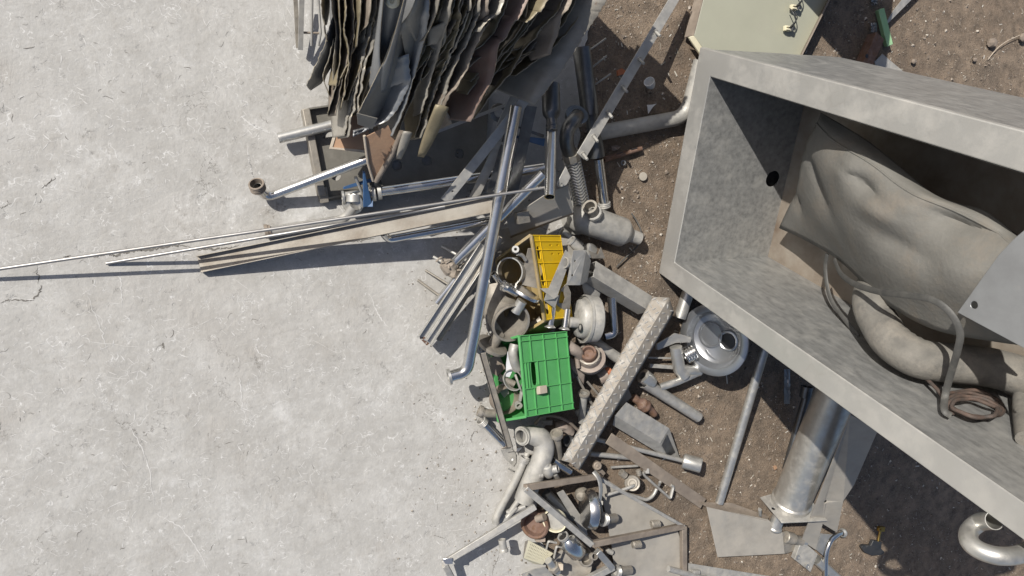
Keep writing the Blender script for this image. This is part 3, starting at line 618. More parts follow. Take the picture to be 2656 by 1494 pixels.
# brass and black valve key
vb = MB().tube(qs('S7', [(1165, 1228, .02), (1178, 1165, .02)]), .007, 12); vb.box(q('S7', 1182, 1150, .02), R_ * .014, (D_ - R_ * .2).normalized() * .012, UP * .010); vb.ring(q('S7', 1178, 1150, .032), UP, .011, .005, .008, 16)
kn = MB(); kc = q('S7', 1135, 1280, .02)
kn.plate(qs('S7', [(1060, 1268, .022), (1075, 1255, .022), (1120, 1258, .026), (1135, 1225, .03), (1190, 1235, .03), (1185, 1275, .026), (1208, 1300, .022), (1195, 1315, .022), (1130, 1322, .022), (1080, 1300, .022)]), .02)
thing('valve_key', 'small brass valve stem with a black lever on the dirt near the tank shadow', 'valve', [('stem', vb, MT['brass']), ('lever', kn, MT['black'], dict(bevel=.003))])
# folded panel with long flat tail
pl = MB().plate(qs('S7', [(80, 1012, .045), (470, 1092, .045), (560, 1172, .045), (575, 1308, .03), (150, 1330, .03)]), .003)
pf = MB().plate([q('S4', 1640, 562, .046), q('S4', 1540, 505, .03), q('S4', 1760, 510, .02), q('S4', 1960, 515, .02), q('S4', 2440, 690, .02), q('S4', 2415, 742, .046)], .003)
pn = MB().plate(qs('S7', [(562, 1172, .044), (640, 1220, .02), (635, 1290, .01), (576, 1308, .03)]), .003)
nub = MB().tube(qs('S4', [(2320, 680, .03), (2320, 600, .06)]), .009, 12)
thing('bent_sheet', 'folded grey sheet panel lying flat on the dirt below the steel pole', 'metal panel', [('face', pl, MT['plated'], dict(bevel=.001)), ('flange', pf, MT['brown']), ('end_fold', pn, MT['beige']), ('stud', nub, MT['steel'])])
tail = MB().sweep([(-.026, 0), (.026, 0), (.026, .005), (-.026, .005)], q('S2', 830, 940, .05), q('S4', 1590, 520, .02))
thing('flat_bar', 'long brown flat bar running from the diamond plate to the folded panel', 'bar', [('bar', tail, MT['brown'], dict(bevel=.001))])
# round pan with pump outlet
rc = q('S6', 490, 985, .145); ra = view(-.85, .18)
pan_ = MB().lathe(rc, ra, [(-.05, 0), (-.05, .088), (-.036, .114), (-.006, .126), (.003, .130), (.004, .134), (.004, .159), (.001, .164), (-.010, .164), (-.07, .12), (-.07, 0)], 40)
u_, w_ = perp(ra); right = (R_ - ra * R_.dot(ra)).normalized(); down = (D_ - ra * D_.dot(ra)).normalized()
ho = MB().lathe(rc + right * .048 + down * .005 - ra * .047, ra, [(-.02, .036), (.001, .036), (.004, .041), (.003, .046), (-.003, .050)], 28)
hd = MB().lathe(rc + right * .048 + down * .005 - ra * .0465, ra, [(0, .037), (.0004, .036), (.0005, 0)], 24)
h2 = MB().lathe(rc - right * .035 - down * .01 - ra * .046, ra, [(-.004, .058), (.006, .058), (.006, .052), (-.003, .048), (-.003, 0)], 28)
arc = [rc + right * (.075 * math.cos(t)) + down * (.02 + .085 * math.sin(t)) - ra * .047 for t in [.5 + i * .14 for i in range(16)]]
rdg = MB().tube(arc, .005, 8)
st = q('S6', 300, 1095, .07); sx = (rc - ra * .05 - st).normalized()
thd = MB().thread(st, sx, .036, .05, 4)
stem = MB().tube([q('S6', 240, 1030, .07), q('S6', 262, 1180, .06), q('S6', 300, 1225, .06)], .028, 20); stem.tube([q('S6', 262, 1180, .06), q('S6', 400, 1190, .06)], .024, 18)
nut = MB(); nb = q('S6', 265, 960, .06); nut.plate([q('S6', 110, 1012, .05), q('S6', 235, 938, .06), q('S6', 345, 965, .08), q('S6', 340, 1000, .08), q('S6', 235, 1005, .06), q('S6', 120, 1052, .05)], .012)
thing('round_pan', 'round polished steel pan with an off centre outlet tucked under the tank rim', 'pump housing', [('pan', pan_, MT['panst']), ('outlet', ho, MT['panst'], None, [('bore', hd, MT['black'])]), ('recess', h2, MT['panst']), ('ridge', rdg, MT['panst']), ('threaded_neck', thd, MT['polished']), ('stem', stem, MT['steel']), ('arm', nut, MT['steel'], dict(bevel=.002))])
# T pipe
tpipe = MB().tube([q('S2', 1390, 60, .05), q('S2', 1560, 180, .035), q('S2', 2245, 618, .03)], [.030, .026, .0245], 22, .002)
collar = MB().lathe(q('S6', 35, 1235, .055), (q('S6', 120, 1300, .05) - q('S6', 35, 1235, .055)), [(-.018, .018), (-.016, .034), (.02, .034), (.05, .026)], 22)
bran = MB().tube([q('S2', 1640, 150, .04), q('S6', 250, 1262, .055), q('S6', 400, 1195, .06)], .0175, 16, .002)
thing('branch_pipe', 'dusty steel pipe with an open end and a thin branch right of the diamond plate', 'pipe', [('pipe', tpipe, MT['dull']), ('collar', collar, MT['steel']), ('branch', bran, MT['steel'])])
thing('tube_end', 'short steel tube poking out from under the lower left corner of the tank', 'tube', [('tube', MB().tube([q('S6', 330, 640, .045), q('S6', 265, 835, .03)], .028, 20, .002), MT['steel'])])
# small things on the dirt
cc = q('R2', 2195, 865, .03)
cup = MB().lathe(cc, view(-.55, -.45), [(-.03, 0), (-.028, .014), (-.012, .021), (.010, .0235), (.010, .0215), (-.010, .019), (-.024, .012), (-.025, 0)], 26)
thing('white_cup', 'small white plastic cap with a grey lining on the dirt near the drilled bar', 'cap', [('cap', cup, MT['white'])])
thing('clear_disc', 'clouded plastic disc lying flat on the dirt right of the braided hose', 'disc', [('disc', MB().lathe(q('R4', 2125, 795, .004), view(.2, .1), [(0, .0), (0, .0185), (.001, .0185), (.0015, .016), (.0015, 0)], 24), MT['glass'])])
thing('steel_washer', 'small dark steel washer on the dirt below the rusty spindle', 'washer', [('washer', MB().ring(q('R4', 1920, 652, .008), view(-.3, .2), .0115, .006, .006, 22), MT['dark'])])
thing('white_shard', 'pale triangular shard on the dirt left of the bent pipe', 'shard', [('shard', MB().plate(qs('R2', [(2168, 1095, .008), (2222, 1092, .008), (2268, 1082, .01), (2225, 1120, .008), (2180, 1188, .006)]), .002), MT['white'])])
thing('orange_shard', 'orange tile shard in the shade behind the drilled bar', 'shard', [('shard', MB().plate(qs('R2', [(1858, 735, .008), (1905, 712, .008), (1945, 740, .008), (1930, 770, .008), (1865, 790, .008)]), .01), MT['terracotta'])])
thing('brown_scrap', 'crumpled brown scrap of sheet beside the rusty spindle', 'scrap', [('scrap', MB().plate(qs('R4', [(1795, 480, .02), (1850, 470, .03), (1895, 485, .01), (1860, 515, .02), (1820, 530, .008), (1800, 525, .01)]), .002), MT['pinkish'])])
rp = MB().tube(qs('R4', [(1715, 622, .02), (1760, 608, .02), (1765, 607, .02), (2105, 502, .018)]), [.0125, .0135, .0115, .0115], 16, .003)
sl_ = [MB().bar(q('R4', x, y, .0305), q('R4', x + 65, y - 20, .0305), .003, .003) for x, y in ((1850, 560), (2000, 515))]
thing('rusty_spindle', 'brown rusty slotted spindle tube lying on the dirt', 'spindle', [('tube', rp, MT['rust'])] + [('slot', s_, MT['black']) for s_ in sl_])
thing('thin_cable', 'thin grey cable curving round the end of the separator cylinder', 'cable', [('cable', MB().tube(spline(qs('R6', [(1800, -40, .01), (1880, 80, .02), (1940, 210, .03), (1945, 320, .03), (1900, 460, .02), (1740, 620, .01), (1565, 800, .006)]), 7), .0032, 8), MT['strap'])])
thing('nail', 'small nail lying in the shade below the round pan', 'nail', [('nail', MB().tube(qs('S6', [(575, 1195, .01), (583, 1275, .01)]), .003, 8), MT['steel'])])
thing('yellow_tile_chip', 'small tan chip on the dirt left of the flanged cylinder', 'chip', [('chip', MB().plate(qs('S7', [(500, 755, .008), (520, 750, .008), (527, 768, .008), (510, 780, .008)]), .004), MT['ply'])])
thing('foil_strip', 'crumpled bluish foil strip in the shade under the tank', 'foil', [('foil', MB().grid([[q('S7', 570 + 38 * j / 4 + 6 * noise.noise(V((i * .7, j, 3))), 140 + i * 22, .012 + .012 * noise.noise(V((i * .9, j * .9, 0)))) for j in range(5)] for i in range(11)]), MT['sheetblue'], dict(smooth=10))])

# ================================================================== rods, channel and pipes on the concrete, left of the heap
thing('long_rod', 'longest thin steel rod reaching the left edge of the picture', 'rod', [('rod', MB().tube([q('S', -60, 706, .045), q('S', 700, 595, .22), q('R4', 1100, 912, .385)], .0058, 12), MT['rod'])])
thing('short_rod', 'thin steel rod ending on the concrete left of the channel', 'rod', [('rod', MB().tube([q('S', 275.8, 683.2, .006), q('R3', 1400, 1237, .25), q('R3', 2150, 1108, .315)], .0058, 12), MT['rod'])])
def cchan(w, h, t): return [(-w / 2, h), (-w / 2, 0), (w / 2, 0), (w / 2, h), (w / 2 - t, h), (w / 2 - t, t), (-w / 2 + t, t), (-w / 2 + t, h)]
thing('steel_channel', 'long brown grey steel channel lying under the two rods', 'channel', [('channel', MB().sweep(cchan(.060, .024, .003), q('S8', 1110, 613, .004), q('R4', 570, 1085, .22), UP, -.12), MT['chan'], dict(bevel=.001))])
thing('plain_pipe', 'open plain steel pipe lying over the left edge of the perforated tray', 'pipe', [('pipe', MB().tube(qs('R3', [(410, 396, .055), (1250, 190, .085)]), .0185, 20, .002), MT['steel'])])
ep = fillet([q('R3', 190, 905, .085), q('R3', 285, 1018, .035), q('R3', 1500, 555, .22)], .05)
uth = MB().thread(q('R3', 178, 868, .095), (q('R3', 200, 925, .075) - q('R3', 178, 868, .095)), .028, .032, 4)
thing('elbow_pipe', 'polished pipe whose left elbow ends in a brown threaded union', 'pipe', [('pipe', MB().tube(ep, .0165, 22, .0015), MT['polished']), ('union', uth, MT['brown'])])
# perforated tray
hz = .022
tr = MB().plate(qs('R3', [(720, 95, hz), (905, 1060, hz), (2560, 800, hz), (2620, -160, hz)]), .003, [circle(q('R3', x, y, hz), UP, r, 20) for x, y, r in ((918, 345, .022), (1012, 788, .018), (1650, 680, .020), (1962, 632, .020), (2300, 560, .02))])
fl1 = MB().sweep([(-.015, 0), (.015, 0), (.015, .038), (.012, .038), (.012, .003), (-.012, .003), (-.012, .036), (-.015, .036)], q('R3', 690, 95, .004), q('R3', 868, 1062, .004)) if 0 else MB().bar(q('R3', 688, 93, .028), q('R3', 862, 1000, .028), .027, .05)
fl1b = MB().bar(q('R3', 866, 905, .030), q('R3', 888, 1062, .020), .031, .036)
fl2 = MB().bar(q('R3', 930, 1020, .03), q('R3', 2560, 790, .03), .006, .02)
fl3 = MB().bar(q('R3', 720, 92, .035), q('R3', 2600, -190, .035), .006, .03)
thing('perforated_tray', 'grey steel tray with round holes under the pile of sheets', 'tray', [('base', tr, MT['trayst']), ('side', fl1, MT['beige'], dict(bevel=.003)), ('corner_block', fl1b, MT['beige'], dict(bevel=.002)), ('side', fl2, MT['trayst']), ('side', fl3, MT['trayst'])])
# valve assembly with blue levers
va = q('R3', 1480, 950, .075); vb_ = q('R4', 1090, 705, .20); vx = (vb_ - va).normalized()
vp = MB().tube([va, vb_], .0195, 22, .0015)
cl = MB()
for t, r in ((-.048, .031), (-.028, .034), (-.006, .031)): cl.lathe(va + vx * t, vx, [(-.007, .02), (-.007, r), (.007, r), (.007, .02)], 26)
tee = MB().tube([q('R3', 1080, 1010, .06), q('R3', 1400, 960, .07)], .019, 22, .002)
tee.ring(q('R3', 1085, 1009, .06), (va - q('R3', 1085, 1009, .06)), .027, .008, .008)
vd = q('R3', 1190, 1075, .07); vdx = view(-.1, .5)
disc = MB().lathe(vd, vdx, [(-.022, .0), (-.022, .038), (-.012, .040), (-.010, .036), (-.004, .036), (-.002, .040), (.006, .040), (.010, .034), (.010, 0)], 30)
bolts = [MB().lathe(vd + vdx * .008 + (R_ * math.cos(a) + D_ * math.sin(a)) * .031, vdx, [(0, .0045), (.006, .0045), (.006, 0)], 6) for a in (.4, 1.97, 3.54, 5.1)]
vpp = fillet([q('R3', 1200, 1110, .085), q('R3', 1100, 1245, .05), q('R3', 290, 1372, .03)], .07)
ring_ = MB().ring(q('R3', 285, 1370, .03), (vpp[-1] - vpp[-2]), .026, .009, .012); ring_.ring(q('R3', 300, 1368, .03), (vpp[-1] - vpp[-2]), .023, .006, .02)
neck = MB().tube(qs('R3', [(1195, 985, .075), (1195, 1060, .075)]), .03, 22)
def lever(r, base, tip, w0, w1, h0, h1, th=.004):
    a, b = q(r, *base, h0), q(r, *tip, h1); t = (b - a).normalized(); s = t.cross(UP).normalized()
    return MB().plate([a - s * w0 / 2, a + s * w0 / 2, a.lerp(b, .8) + s * w1 / 2, b + s * w1 * .35, b - s * w1 * .35, a.lerp(b, .8) - s * w1 / 2], th)
l1 = lever('R3', (1348, 1110), (1305, 745), .034, .011, .10, .16, .010)
l1.box(q('R3', 1345, 1080, .085), R_ * .016, D_ * .012, UP * .016)
l2 = lever('R3', (1420, 822), (1092, 918), .014, .012, .10, .12, .006)
l3 = MB().tube(qs('R3', [(1302, 1010, .085), (1215, 800, .13)]), .006, 10)
blkc = MB().tube(qs('R3', [(1395, 880, .08), (1455, 850, .10)]), .019, 14)
thing('valve_assembly', 'steel butterfly valve assembly with two blue levers on the concrete', 'valve', [('pipe', vp, MT['polished']), ('clamp', cl, MT['steel']), ('tee', tee, MT['steel']), ('valve_disc', disc, MT['steel'], None, [('bolt', b, MT['dull']) for b in bolts]), ('outlet_pipe', MB().tube(vpp, .0175, 20), MT['dull']), ('end_ring', ring_, MT['brown']), ('neck', neck, MT['steel']),
      ('lever', l1, MT['blue'], dict(bevel=.002)), ('lever', l2, MT['blue'], dict(bevel=.001)), ('spindle', l3, MT['dull']), ('hub', blkc, MT['black'])])
ep2 = fillet([q('R3', 1508, 1385, .075), q('R3', 1560, 1452, .05), q('R4', 640, 1235, .15)], .05)
thing('mirror_pipe', 'polished pipe with a short left elbow lying just below the channel', 'pipe', [('pipe', MB().tube(ep2, .0155, 22, .0015), MT['polished'])])
# ---------------------------------------------------------------- long pipe with lower elbow
lp = fillet([q('R4', 800, 60, .36), q('R7', 1035, 1235, .20), q('R7', 760, 1312, .19)], .075)
lr = MB().ring(lp[-1], lp[-1] - lp[-2], .031, .010, .010)
thing('long_elbow_pipe', 'long polished pipe crossing the heap with a flanged elbow at its lower end', 'pipe', [('pipe', MB().tube(lp, .0222, 26, .0015), MT['polished']), ('flange', lr, MT['steel'])])
dl = MB().tube(qs('R4', [(590, 1110, .334), (700, 1065, .334)]), .0226, 24, cap=False)
# flat strips
def strip_bar(name, lb, r, a, b, w, m, th=.004, holes=(), roll=0):
    A, B = q(r, *a), q(r, *b); t = (B - A).normalized(); s = t.cross(UP).normalized(); n = s.cross(t)
    s = s * math.cos(roll) + n * math.sin(roll)
    poly = [A - s * w / 2, A + s * w / 2, B + s * w / 2, B - s * w / 2]
    hl = [circle(A.lerp(B, f), s.cross(t), rr, 12) for f, rr in holes]
    thing(name, lb, 'flat bar', [('bar', MB().plate(poly, th, hl), MT[m], dict(bevel=.0008))])
strip_bar('flat_strip', 'long greenish flat strip slanting down from the pile to the rods', 'R4', (900, -10, .38), (55, 1055, .20), .036, 'dull', holes=((.9, .004),))
strip_bar('flat_strip', 'bluish flat strip with a hole just below the tip of the pile', 'R2', (905, 770, .37), (640, 1330, .28), .040, 'sheetblue', holes=((.15, .006),), roll=.25)
strip_bar('flat_strip', 'short flat strip with a cut end right of the long greenish strip', 'R4', (640, 430, .28), (355, 1030, .17), .036, 'dull')
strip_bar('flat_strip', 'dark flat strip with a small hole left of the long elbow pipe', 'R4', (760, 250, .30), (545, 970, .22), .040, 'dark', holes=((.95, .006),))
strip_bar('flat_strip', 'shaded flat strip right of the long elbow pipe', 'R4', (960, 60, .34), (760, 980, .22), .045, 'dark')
strip_bar('flat_strip', 'thin flat strip lying across the mirror pipe below the rods', 'R4', (420, 960, .14), (310, 1240, .12), .022, 'dusty')
# cylinder with neck and pipe below, upper middle
mx = (q('R4', 1168, 200, .30) - q('R4', 1160, -120, .27)).normalized(); mo = q('R4', 1160, -160, .27); ml = (q('R4', 1172, 120, .30) - mo).length
muf = MB().lathe(mo, mx, [(0, 0), (0, .034), (ml, .034), (ml + .012, .031), (ml + .026, .021), (ml + .030, .0195), (ml + .050, .0195), (ml + .050, .022), (ml + .054, .022), (ml + .056, .0195), (ml + .062, .0195), (ml + .064, .022), (ml + .072, .022), (ml + .072, .013), (ml + .03, .013), (ml + .03, 0)], 32)
thing('necked_cylinder', 'dark steel cylinder with a narrow threaded neck below the pile', 'cylinder', [('body', muf, MT['dark'])])
thing('open_pipe', 'upright looking polished pipe with an open lower end at the end of the long rod', 'pipe', [('pipe', MB().tube(qs('R4', [(1165, 300, .30), (1150, 1010, .425)]), .0195, 24, .002), MT['polished'])])
bl = lever('R4', (1100, 440), (780, 375), .03, .012, .27, .27, .008)
thing('blue_lever', 'dark blue valve lever in the shade left of the open pipe', 'lever', [('lever', bl, MT['blue'], dict(bevel=.002)), ('spring', lever('R4', (1090, 375), (820, 280), .012, .008, .28, .28, .005), MT['dark'])])
thing('drilled_link', 'short rounded steel link with a bolt at the upper edge of the angled plate', 'link', [('link', MB().plate(qs('R4', [(1225, 870, .36), (1320, 690, .36), (1370, 800, .36), (1330, 880, .36), (1290, 905, .36), (1245, 905, .36)]), .006), MT['dull'], dict(bevel=.001)), ('bolt', MB().lathe(q('R4', 1265, 880, .362), UP, [(0, .008), (.008, .008), (.008, .004), (.003, .004), (.003, 0)], 14), MT['steel'])])
# angled plate with box tab
kp = MB().plate(qs('R4', [(700, 1255, .18), (1085, 1000, .30), (1345, 885, .35), (1402, 1172, .25), (742, 1418, .14)]), .004)
kt = MB().box(q('R4', 862, 1225, .22), (q('R4', 925, 1215, .22) - q('R4', 800, 1235, .22)) / 2, (q('R4', 870, 1280, .21) - q('R4', 850, 1160, .23)) / 2, UP * .018)
kg = MB().plate(qs('R4', [(742, 1418, .14), (1402, 1172, .25), (1402, 1190, .22), (744, 1440, .11)]), V((0, 0, -.004)))
thing('angled_plate', 'tilted grey plate with a small box tab above the yellow crate', 'metal plate', [('plate', kp, MT['plated'], dict(bevel=.001)), ('box_tab', kt, MT['beige'], dict(bevel=.002)), ('lower_flange', kg, MT['brown'])])
# coupling elbow and braided hose
eb = spline(qs('R4', [(1440, 170, .20), (1400, 215, .24), (1345, 300, .25), (1325, 400, .23), (1340, 500, .20), (1372, 570, .17)]), 7)
elbw = MB().tube(eb, .028, 24)
crg = MB().ring(q('R4', 1430, 165, .20), view(.25, -.5), .045, .012, .02); crg.ring(q('R4', 1433, 172, .195), view(.25, -.5), .040, .014, .03)
col_ = MB().tube(qs('R4', [(1365, 540, .18), (1378, 612, .16)]), .035, 8)
hs_, he_ = q('R4', 1378, 600, .155), q('R4', 1478, 1060, .07); bx = (he_ - hs_); bl_ = bx.length; bx = bx.normalized(); bu, bw = perp(bx)
braid = MB()
core = MB().tube([hs_, he_], .030, 20)
NT, NL = 10, 15
for i in range(NT):
    for k in range(NL):
        a = 2 * math.pi * (i + .5) / NT; er = bu * math.cos(a) + bw * math.sin(a); et = bw * math.cos(a) - bu * math.sin(a)
        c = hs_ + bx * ((k + .5 + .5 * (i % 2) * 0) / NL * bl_) + er * .0315; d = (bx * .62 + et * (.78 if i % 2 else -.78)).normalized()
        braid.tube([c - d * .0125 - er * .002, c - d * .007, c + d * .007, c + d * .0125 - er * .002], [.0015, .0036, .0036, .0015], 6)
thing('braided_hose', 'braided steel hose hanging from a dark pipe elbow with a coupling ring', 'hose', [('core', core, MT['dull']), ('braid', braid, MT['braid'], dict(kind='stuff')), ('elbow', elbw, MT['dark']), ('coupling', crg, MT['dark']), ('collar', col_, MT['beige'])])
# drilled bar with studs
da, db = q('R2', 2560, -190, .13), q('R4', 1478, 585, .27); dt = (db - da).normalized(); ds = dt.cross(UP).normalized(); dn = ds.cross(dt)
fr = [.30, .46, .62, .76, .89, .985]
dpl = MB().plate([da - ds * .021, da + ds * .021, db + ds * .021, db - ds * .021], -dn * .006)
stud = [MB().lathe(da.lerp(db, f) + dn * 0 - (D_ * .0), (dn + D_ * .9).normalized(), [(0, .010), (.005, .010), (.005, .0062), (.040, .0062), (.042, .005), (.042, 0)], 14) for f in fr]
thing('studded_bar', 'flat bar with a row of studs slanting down from the top edge', 'bar', [('bar', dpl, MT['dull'], dict(bevel=.001))] + [('stud', s_, MT['dusty']) for s_ in stud])
for k, (a, b, lb) in enumerate((((1530, 550), (1738, 400), 'topmost of three thin rods in the shade beside the studded bar'), ((1555, 735), (1745, 582), 'middle of three thin rods in the shade beside the studded bar'), ((1590, 905), (1790, 768), 'lowest of three thin rods in the shade beside the studded bar'))):
    thing('thin_rod', lb, 'rod', [('rod', MB().tube([q('R2', *a, .10), q('R2', *b, .16)], .0035, 8), MT['dull'])], 'thin rods in the shade')
# dark vertical pipe and reducer
vpz = MB().tube(qs('R2', [(1480, 500, .12), (1550, 1020, .13), (1570, 1200, .13)]), .036, 22, .003)
rd0 = q('R4', 1585, 130, .13); rd1 = q('R4', 1640, 590, .10); rx = (rd1 - rd0); rl = rx.length
red = MB().lathe(rd0, rx, [(0, 0), (0, .026), (rl * .5, .026), (rl * .72, .034), (rl, .036), (rl, .022), (rl * .9, 0)], 26)
rp1, rp2 = q('R4', 1660, 610, .09), q('R4', 1722, 1090, .04)
thing('reducer_pipe', 'dark pipe with a reducer and a polished lower end on the dirt', 'pipe', [('pipe', vpz, MT['dark']), ('reducer', red, MT['dark']), ('lower_pipe', MB().tube([rp1, rp2], .0205, 22), MT['polished']), ('thread', MB().thread(rp2 - (rp2 - rp1).normalized() * .01, rp2 - rp1, .027, .022, 3), MT['dull'])])
# separator cylinder with stub
so_, se_ = q('R4', 1420, 1205, .06), q('R4', 1965, 1400, .055); sx = (se_ - so_); sl2 = sx.length; sx = sx.normalized()
sep = MB().lathe(so_, sx, [(-.028, 0), (-.024, .03), (-.010, .052), (.010, .062), (.02, .063), (sl2 - .03, .063), (sl2 - .025, .061), (sl2 + .012, .032), (sl2 + .014, .028), (sl2 + .062, .028), (sl2 + .062, .025), (sl2, .025), (sl2 - .01, 0)], 40)
sc_o = q('R4', 1600, 1165, .125); su = view(-.42, -.45)
stb = MB().lathe(sc_o, su, [(-.05, .0), (-.05, .027), (.030, .026), (.034, .031), (.046, .031), (.046, .022), (-.02, .022), (-.02, 0)], 26)
stc = MB().lathe(sc_o - su * .01, su, [(-.014, .0), (-.014, .034), (-.010, .038), (.006, .038), (.010, .034), (.010, .02)], 10)
dome = MB().lathe(q('R4', 1415, 1225, .045), view(-.5, .5), [(0, .075), (.004, .075), (.006, .066), (.006, 0)], 30)
thing('separator_cylinder', 'fat grey steel cylinder with a collared stub on top and an open right end', 'cylinder', [('body', sep, MT['dusty']), ('stub', stb, MT['beige']), ('collar', stc, MT['dusty']), ('end_plate', dome, MT['dusty'])])
# ---------------------------------------------------------------- crates
def crate(K0, L, W, Dp, hl, ribs_s, ribs_t, th=.006, rt=.006, slots=(), rimw=.010):
    """open crate: K0 a corner of the opening, L along, W across the opening, Dp towards the bottom"""
    nW = W.normalized(); nL = L.normalized(); nD = Dp.normalized()
    pan_ = lambda s, t: K0 + L * s + Dp * t
    def oval(s0, t0, hs, ht, k=20, p=.6):
        return [pan_(s0 + hs * math.copysign(abs(math.cos(2 * math.pi * i / k)) ** p, math.cos(2 * math.pi * i / k)), t0 + ht * math.copysign(abs(math.sin(2 * math.pi * i / k)) ** p, math.sin(2 * math.pi * i / k))) for i in range(k)]
    top_ = MB().plate([pan_(0, 0), pan_(1, 0), pan_(1, 1), pan_(0, 1)], nW * th, [oval(*h) for h in hl])
    far = MB().plate([K0 + W, K0 + W + L, K0 + W + L + Dp, K0 + W + Dp], -nW * th)
    e_0 = MB().plate([K0 + nW * th, K0 + W, K0 + W + Dp, K0 + Dp + nW * th], nL * th)
    e_1 = MB().plate([K0 + L + nW * th, K0 + L + W, K0 + L + W + Dp, K0 + L + Dp + nW * th], -nL * th)
    bt = MB().plate([K0 + Dp, K0 + Dp + L, K0 + Dp + L + W, K0 + Dp + W], -nD * th)
    rb = []
    for s in ribs_s: rb.append(MB().bar(pan_(s, .01) - nW * rt * .5, pan_(s, .99) - nW * rt * .5, .0035, rt, nW))
    for t, s0, s1 in ribs_t: rb.append(MB().bar(pan_(s0, t) - nW * rt * .5, pan_(s1, t) - nW * rt * .5, .0035, rt, nW))
    rm = MB(); o = -nW * .004
    for a, b in ((K0, K0 + L), (K0 + L, K0 + L + W), (K0 + W, K0 + W + L), (K0, K0 + W)): rm.bar(a, b, rimw, rimw * .9, nD)
    return top_, far, e_0, e_1, bt, rb, rm
K0 = q('S', 1346, 872, .215); L = q('S', 1365, 1081, .25) - K0; Dp = q('S', 1471, 860, .155) - K0; W = q('S', 1274, 893, .05) - K0
t_, f_, a_, b_, c_, rb, rm = crate(K0, L, W, Dp, [(.475, .235, .155, .055)], (.0, .065, .33, .66, .92, 1.0), [(.005, 0, 1), (.20, 0, .33), (.20, .66, 1), (.47, 0, 1), (.74, 0, 1), (.97, 0, 1), (.07, .33, .66), (.12, .33, .66), (.305, .33, .62)], slots=())
thing('green_crate', 'bright green plastic crate lying on its side in the heap', 'crate', [('side_panel', t_, MT['green'])] + [('rib', x, MT['green']) for x in rb] + [('side_panel', f_, MT['green']), ('end_panel', a_, MT['green']), ('end_panel', b_, MT['green']), ('bottom_panel', c_, MT['green']), ('rim', rm, MT['green'], dict(bevel=.002))])
GK, GL, GW, GD = K0, L, W, Dp
K0 = q('R6', 225, 300, .25); L = q('R6', 432, 1640, .20) - K0; Dp = q('R6', 690, 305, .18) - K0; W = q('R5', 1500, 690, .10) - K0
hs_y = [(.115, .60, .010, .035), (.115, .84, .010, .035), (.215, .62, .010, .035), (.215, .86, .010, .035), (.20, .17, .075, .055), (.46, .17, .13, .06), (.80, .17, .13, .06)]
t_, f_, a_, b_, c_, rb, rm = crate(K0, L, W, Dp, hs_y, (.005, .07, .17, .32, .53, .99), [(.015, 0, 1), (.27, 0, 1), (.985, 0, 1)], rt=.0025, rimw=.012)
thing('yellow_crate', 'yellow plastic crate with round holes half buried in the heap', 'crate', [('side_panel', t_, MT['yellow'])] + [('rib', x, MT['yellow']) for x in rb] + [('side_panel', f_, MT['yellowd']), ('end_panel', a_, MT['yellowd']), ('end_panel', b_, MT['yellowd']), ('bottom_panel', c_, MT['yellowd']), ('rim', rm, MT['yellowd'], dict(bevel=.002))])
# contents at the yellow crate's mouth
thing('grey_board', 'flat beige fibre board sticking out of the yellow crate', 'board', [('board', MB().plate(qs('R5', [(1990, 510, .235), (2130, 500, .225), (2150, 720, .21), (2185, 1150, .20), (1890, 1080, .18), (1920, 820, .19)]), .004), MT['beige'], dict(bevel=.001))])
rc_ = q('R5', 1730, 865, .16); ra_ = view(-.45, .1)
thing('steel_hoop', 'thin open steel hoop at the mouth of the yellow crate', 'hoop', [('hoop', MB().ring(rc_, ra_, .056, .005, .035, 40), MT['steel'])])
thing('eye_bracket', 'small steel eye bracket at the upper left corner of the yellow crate', 'bracket', [('eye', MB().ring(q('R5', 1790, 530, .235), view(.1, -.2), .014, .008, .018, 18), MT['steel']), ('arm', MB().tube(spline(qs('R5', [(1820, 590, .23), (1900, 620, .22), (1955, 690, .21)]), 5), .008, 12), MT['dull'])])
# pipe wrapped in rag, channel and tubes left of the crates
thing('rag_pipe', 'polished pipe slanting down left with its end wrapped in a dirty rag', 'pipe', [('pipe', MB().tube([q('R4', 1085, 760, .33), q('R5', 800, 770, .10)], .0195, 22), MT['polished'])])
ragc = [q('R5', 850, 730, .105), q('R5', 790, 790, .10), q('R5', 740, 840, .09), q('R5', 690, 900, .08)]
rgm = rough_tube(spline(ragc, 6), [.024, .028, .031, .033, .034, .036, .036, .037, .037, .038, .037, .036, .035, .034, .033, .03, .026, .02, .008], 20, .55, 42)
for i in range(7):
    c = q('R5', 660 + 40 * i, 700 + 30 * (i % 3) + 14 * i, .13 - .004 * i); rgm.tube(spline([c, c + V((rnd.uniform(-.02, .02), rnd.uniform(-.01, .02), .012)), c + V((rnd.uniform(-.03, .02), rnd.uniform(-.02, .02), 0))], 5), .0035, 6)
thing('dirty_rag', 'dirty brown rag bundled round the end of a pipe', 'rag', [('rag', rgm, MT['rag'], dict(smooth=25))])
ca, cb = q('R5', 1330, 480, .17), q('R7', 372, 740, .095)
chn = MB().sweep(cchan(.062, .024, .0025), ca, cb, UP, .15); cfold = MB().bar(ca.lerp(cb, .02) + UP * .012, ca.lerp(cb, .99) + UP * .012, .011, .022, UP, .15)
thing('ridged_channel', 'ridged steel channel with a rusty punched end left of the long elbow pipe', 'channel', [('channel', chn, MT['steel'], dict(bevel=.001)), ('ridge', cfold, MT['dusty'], dict(bevel=.002)),
      ('end_tab', MB().plate(qs('R7', [(370, 690, .10), (290, 705, .095), (405, 825, .09), (470, 770, .095)]), .002, [circle(q('R7', 330, 725, .0965), UP, .003, 8), circle(q('R7', 395, 785, .0925), UP, .003, 8)]), MT['rust'])])
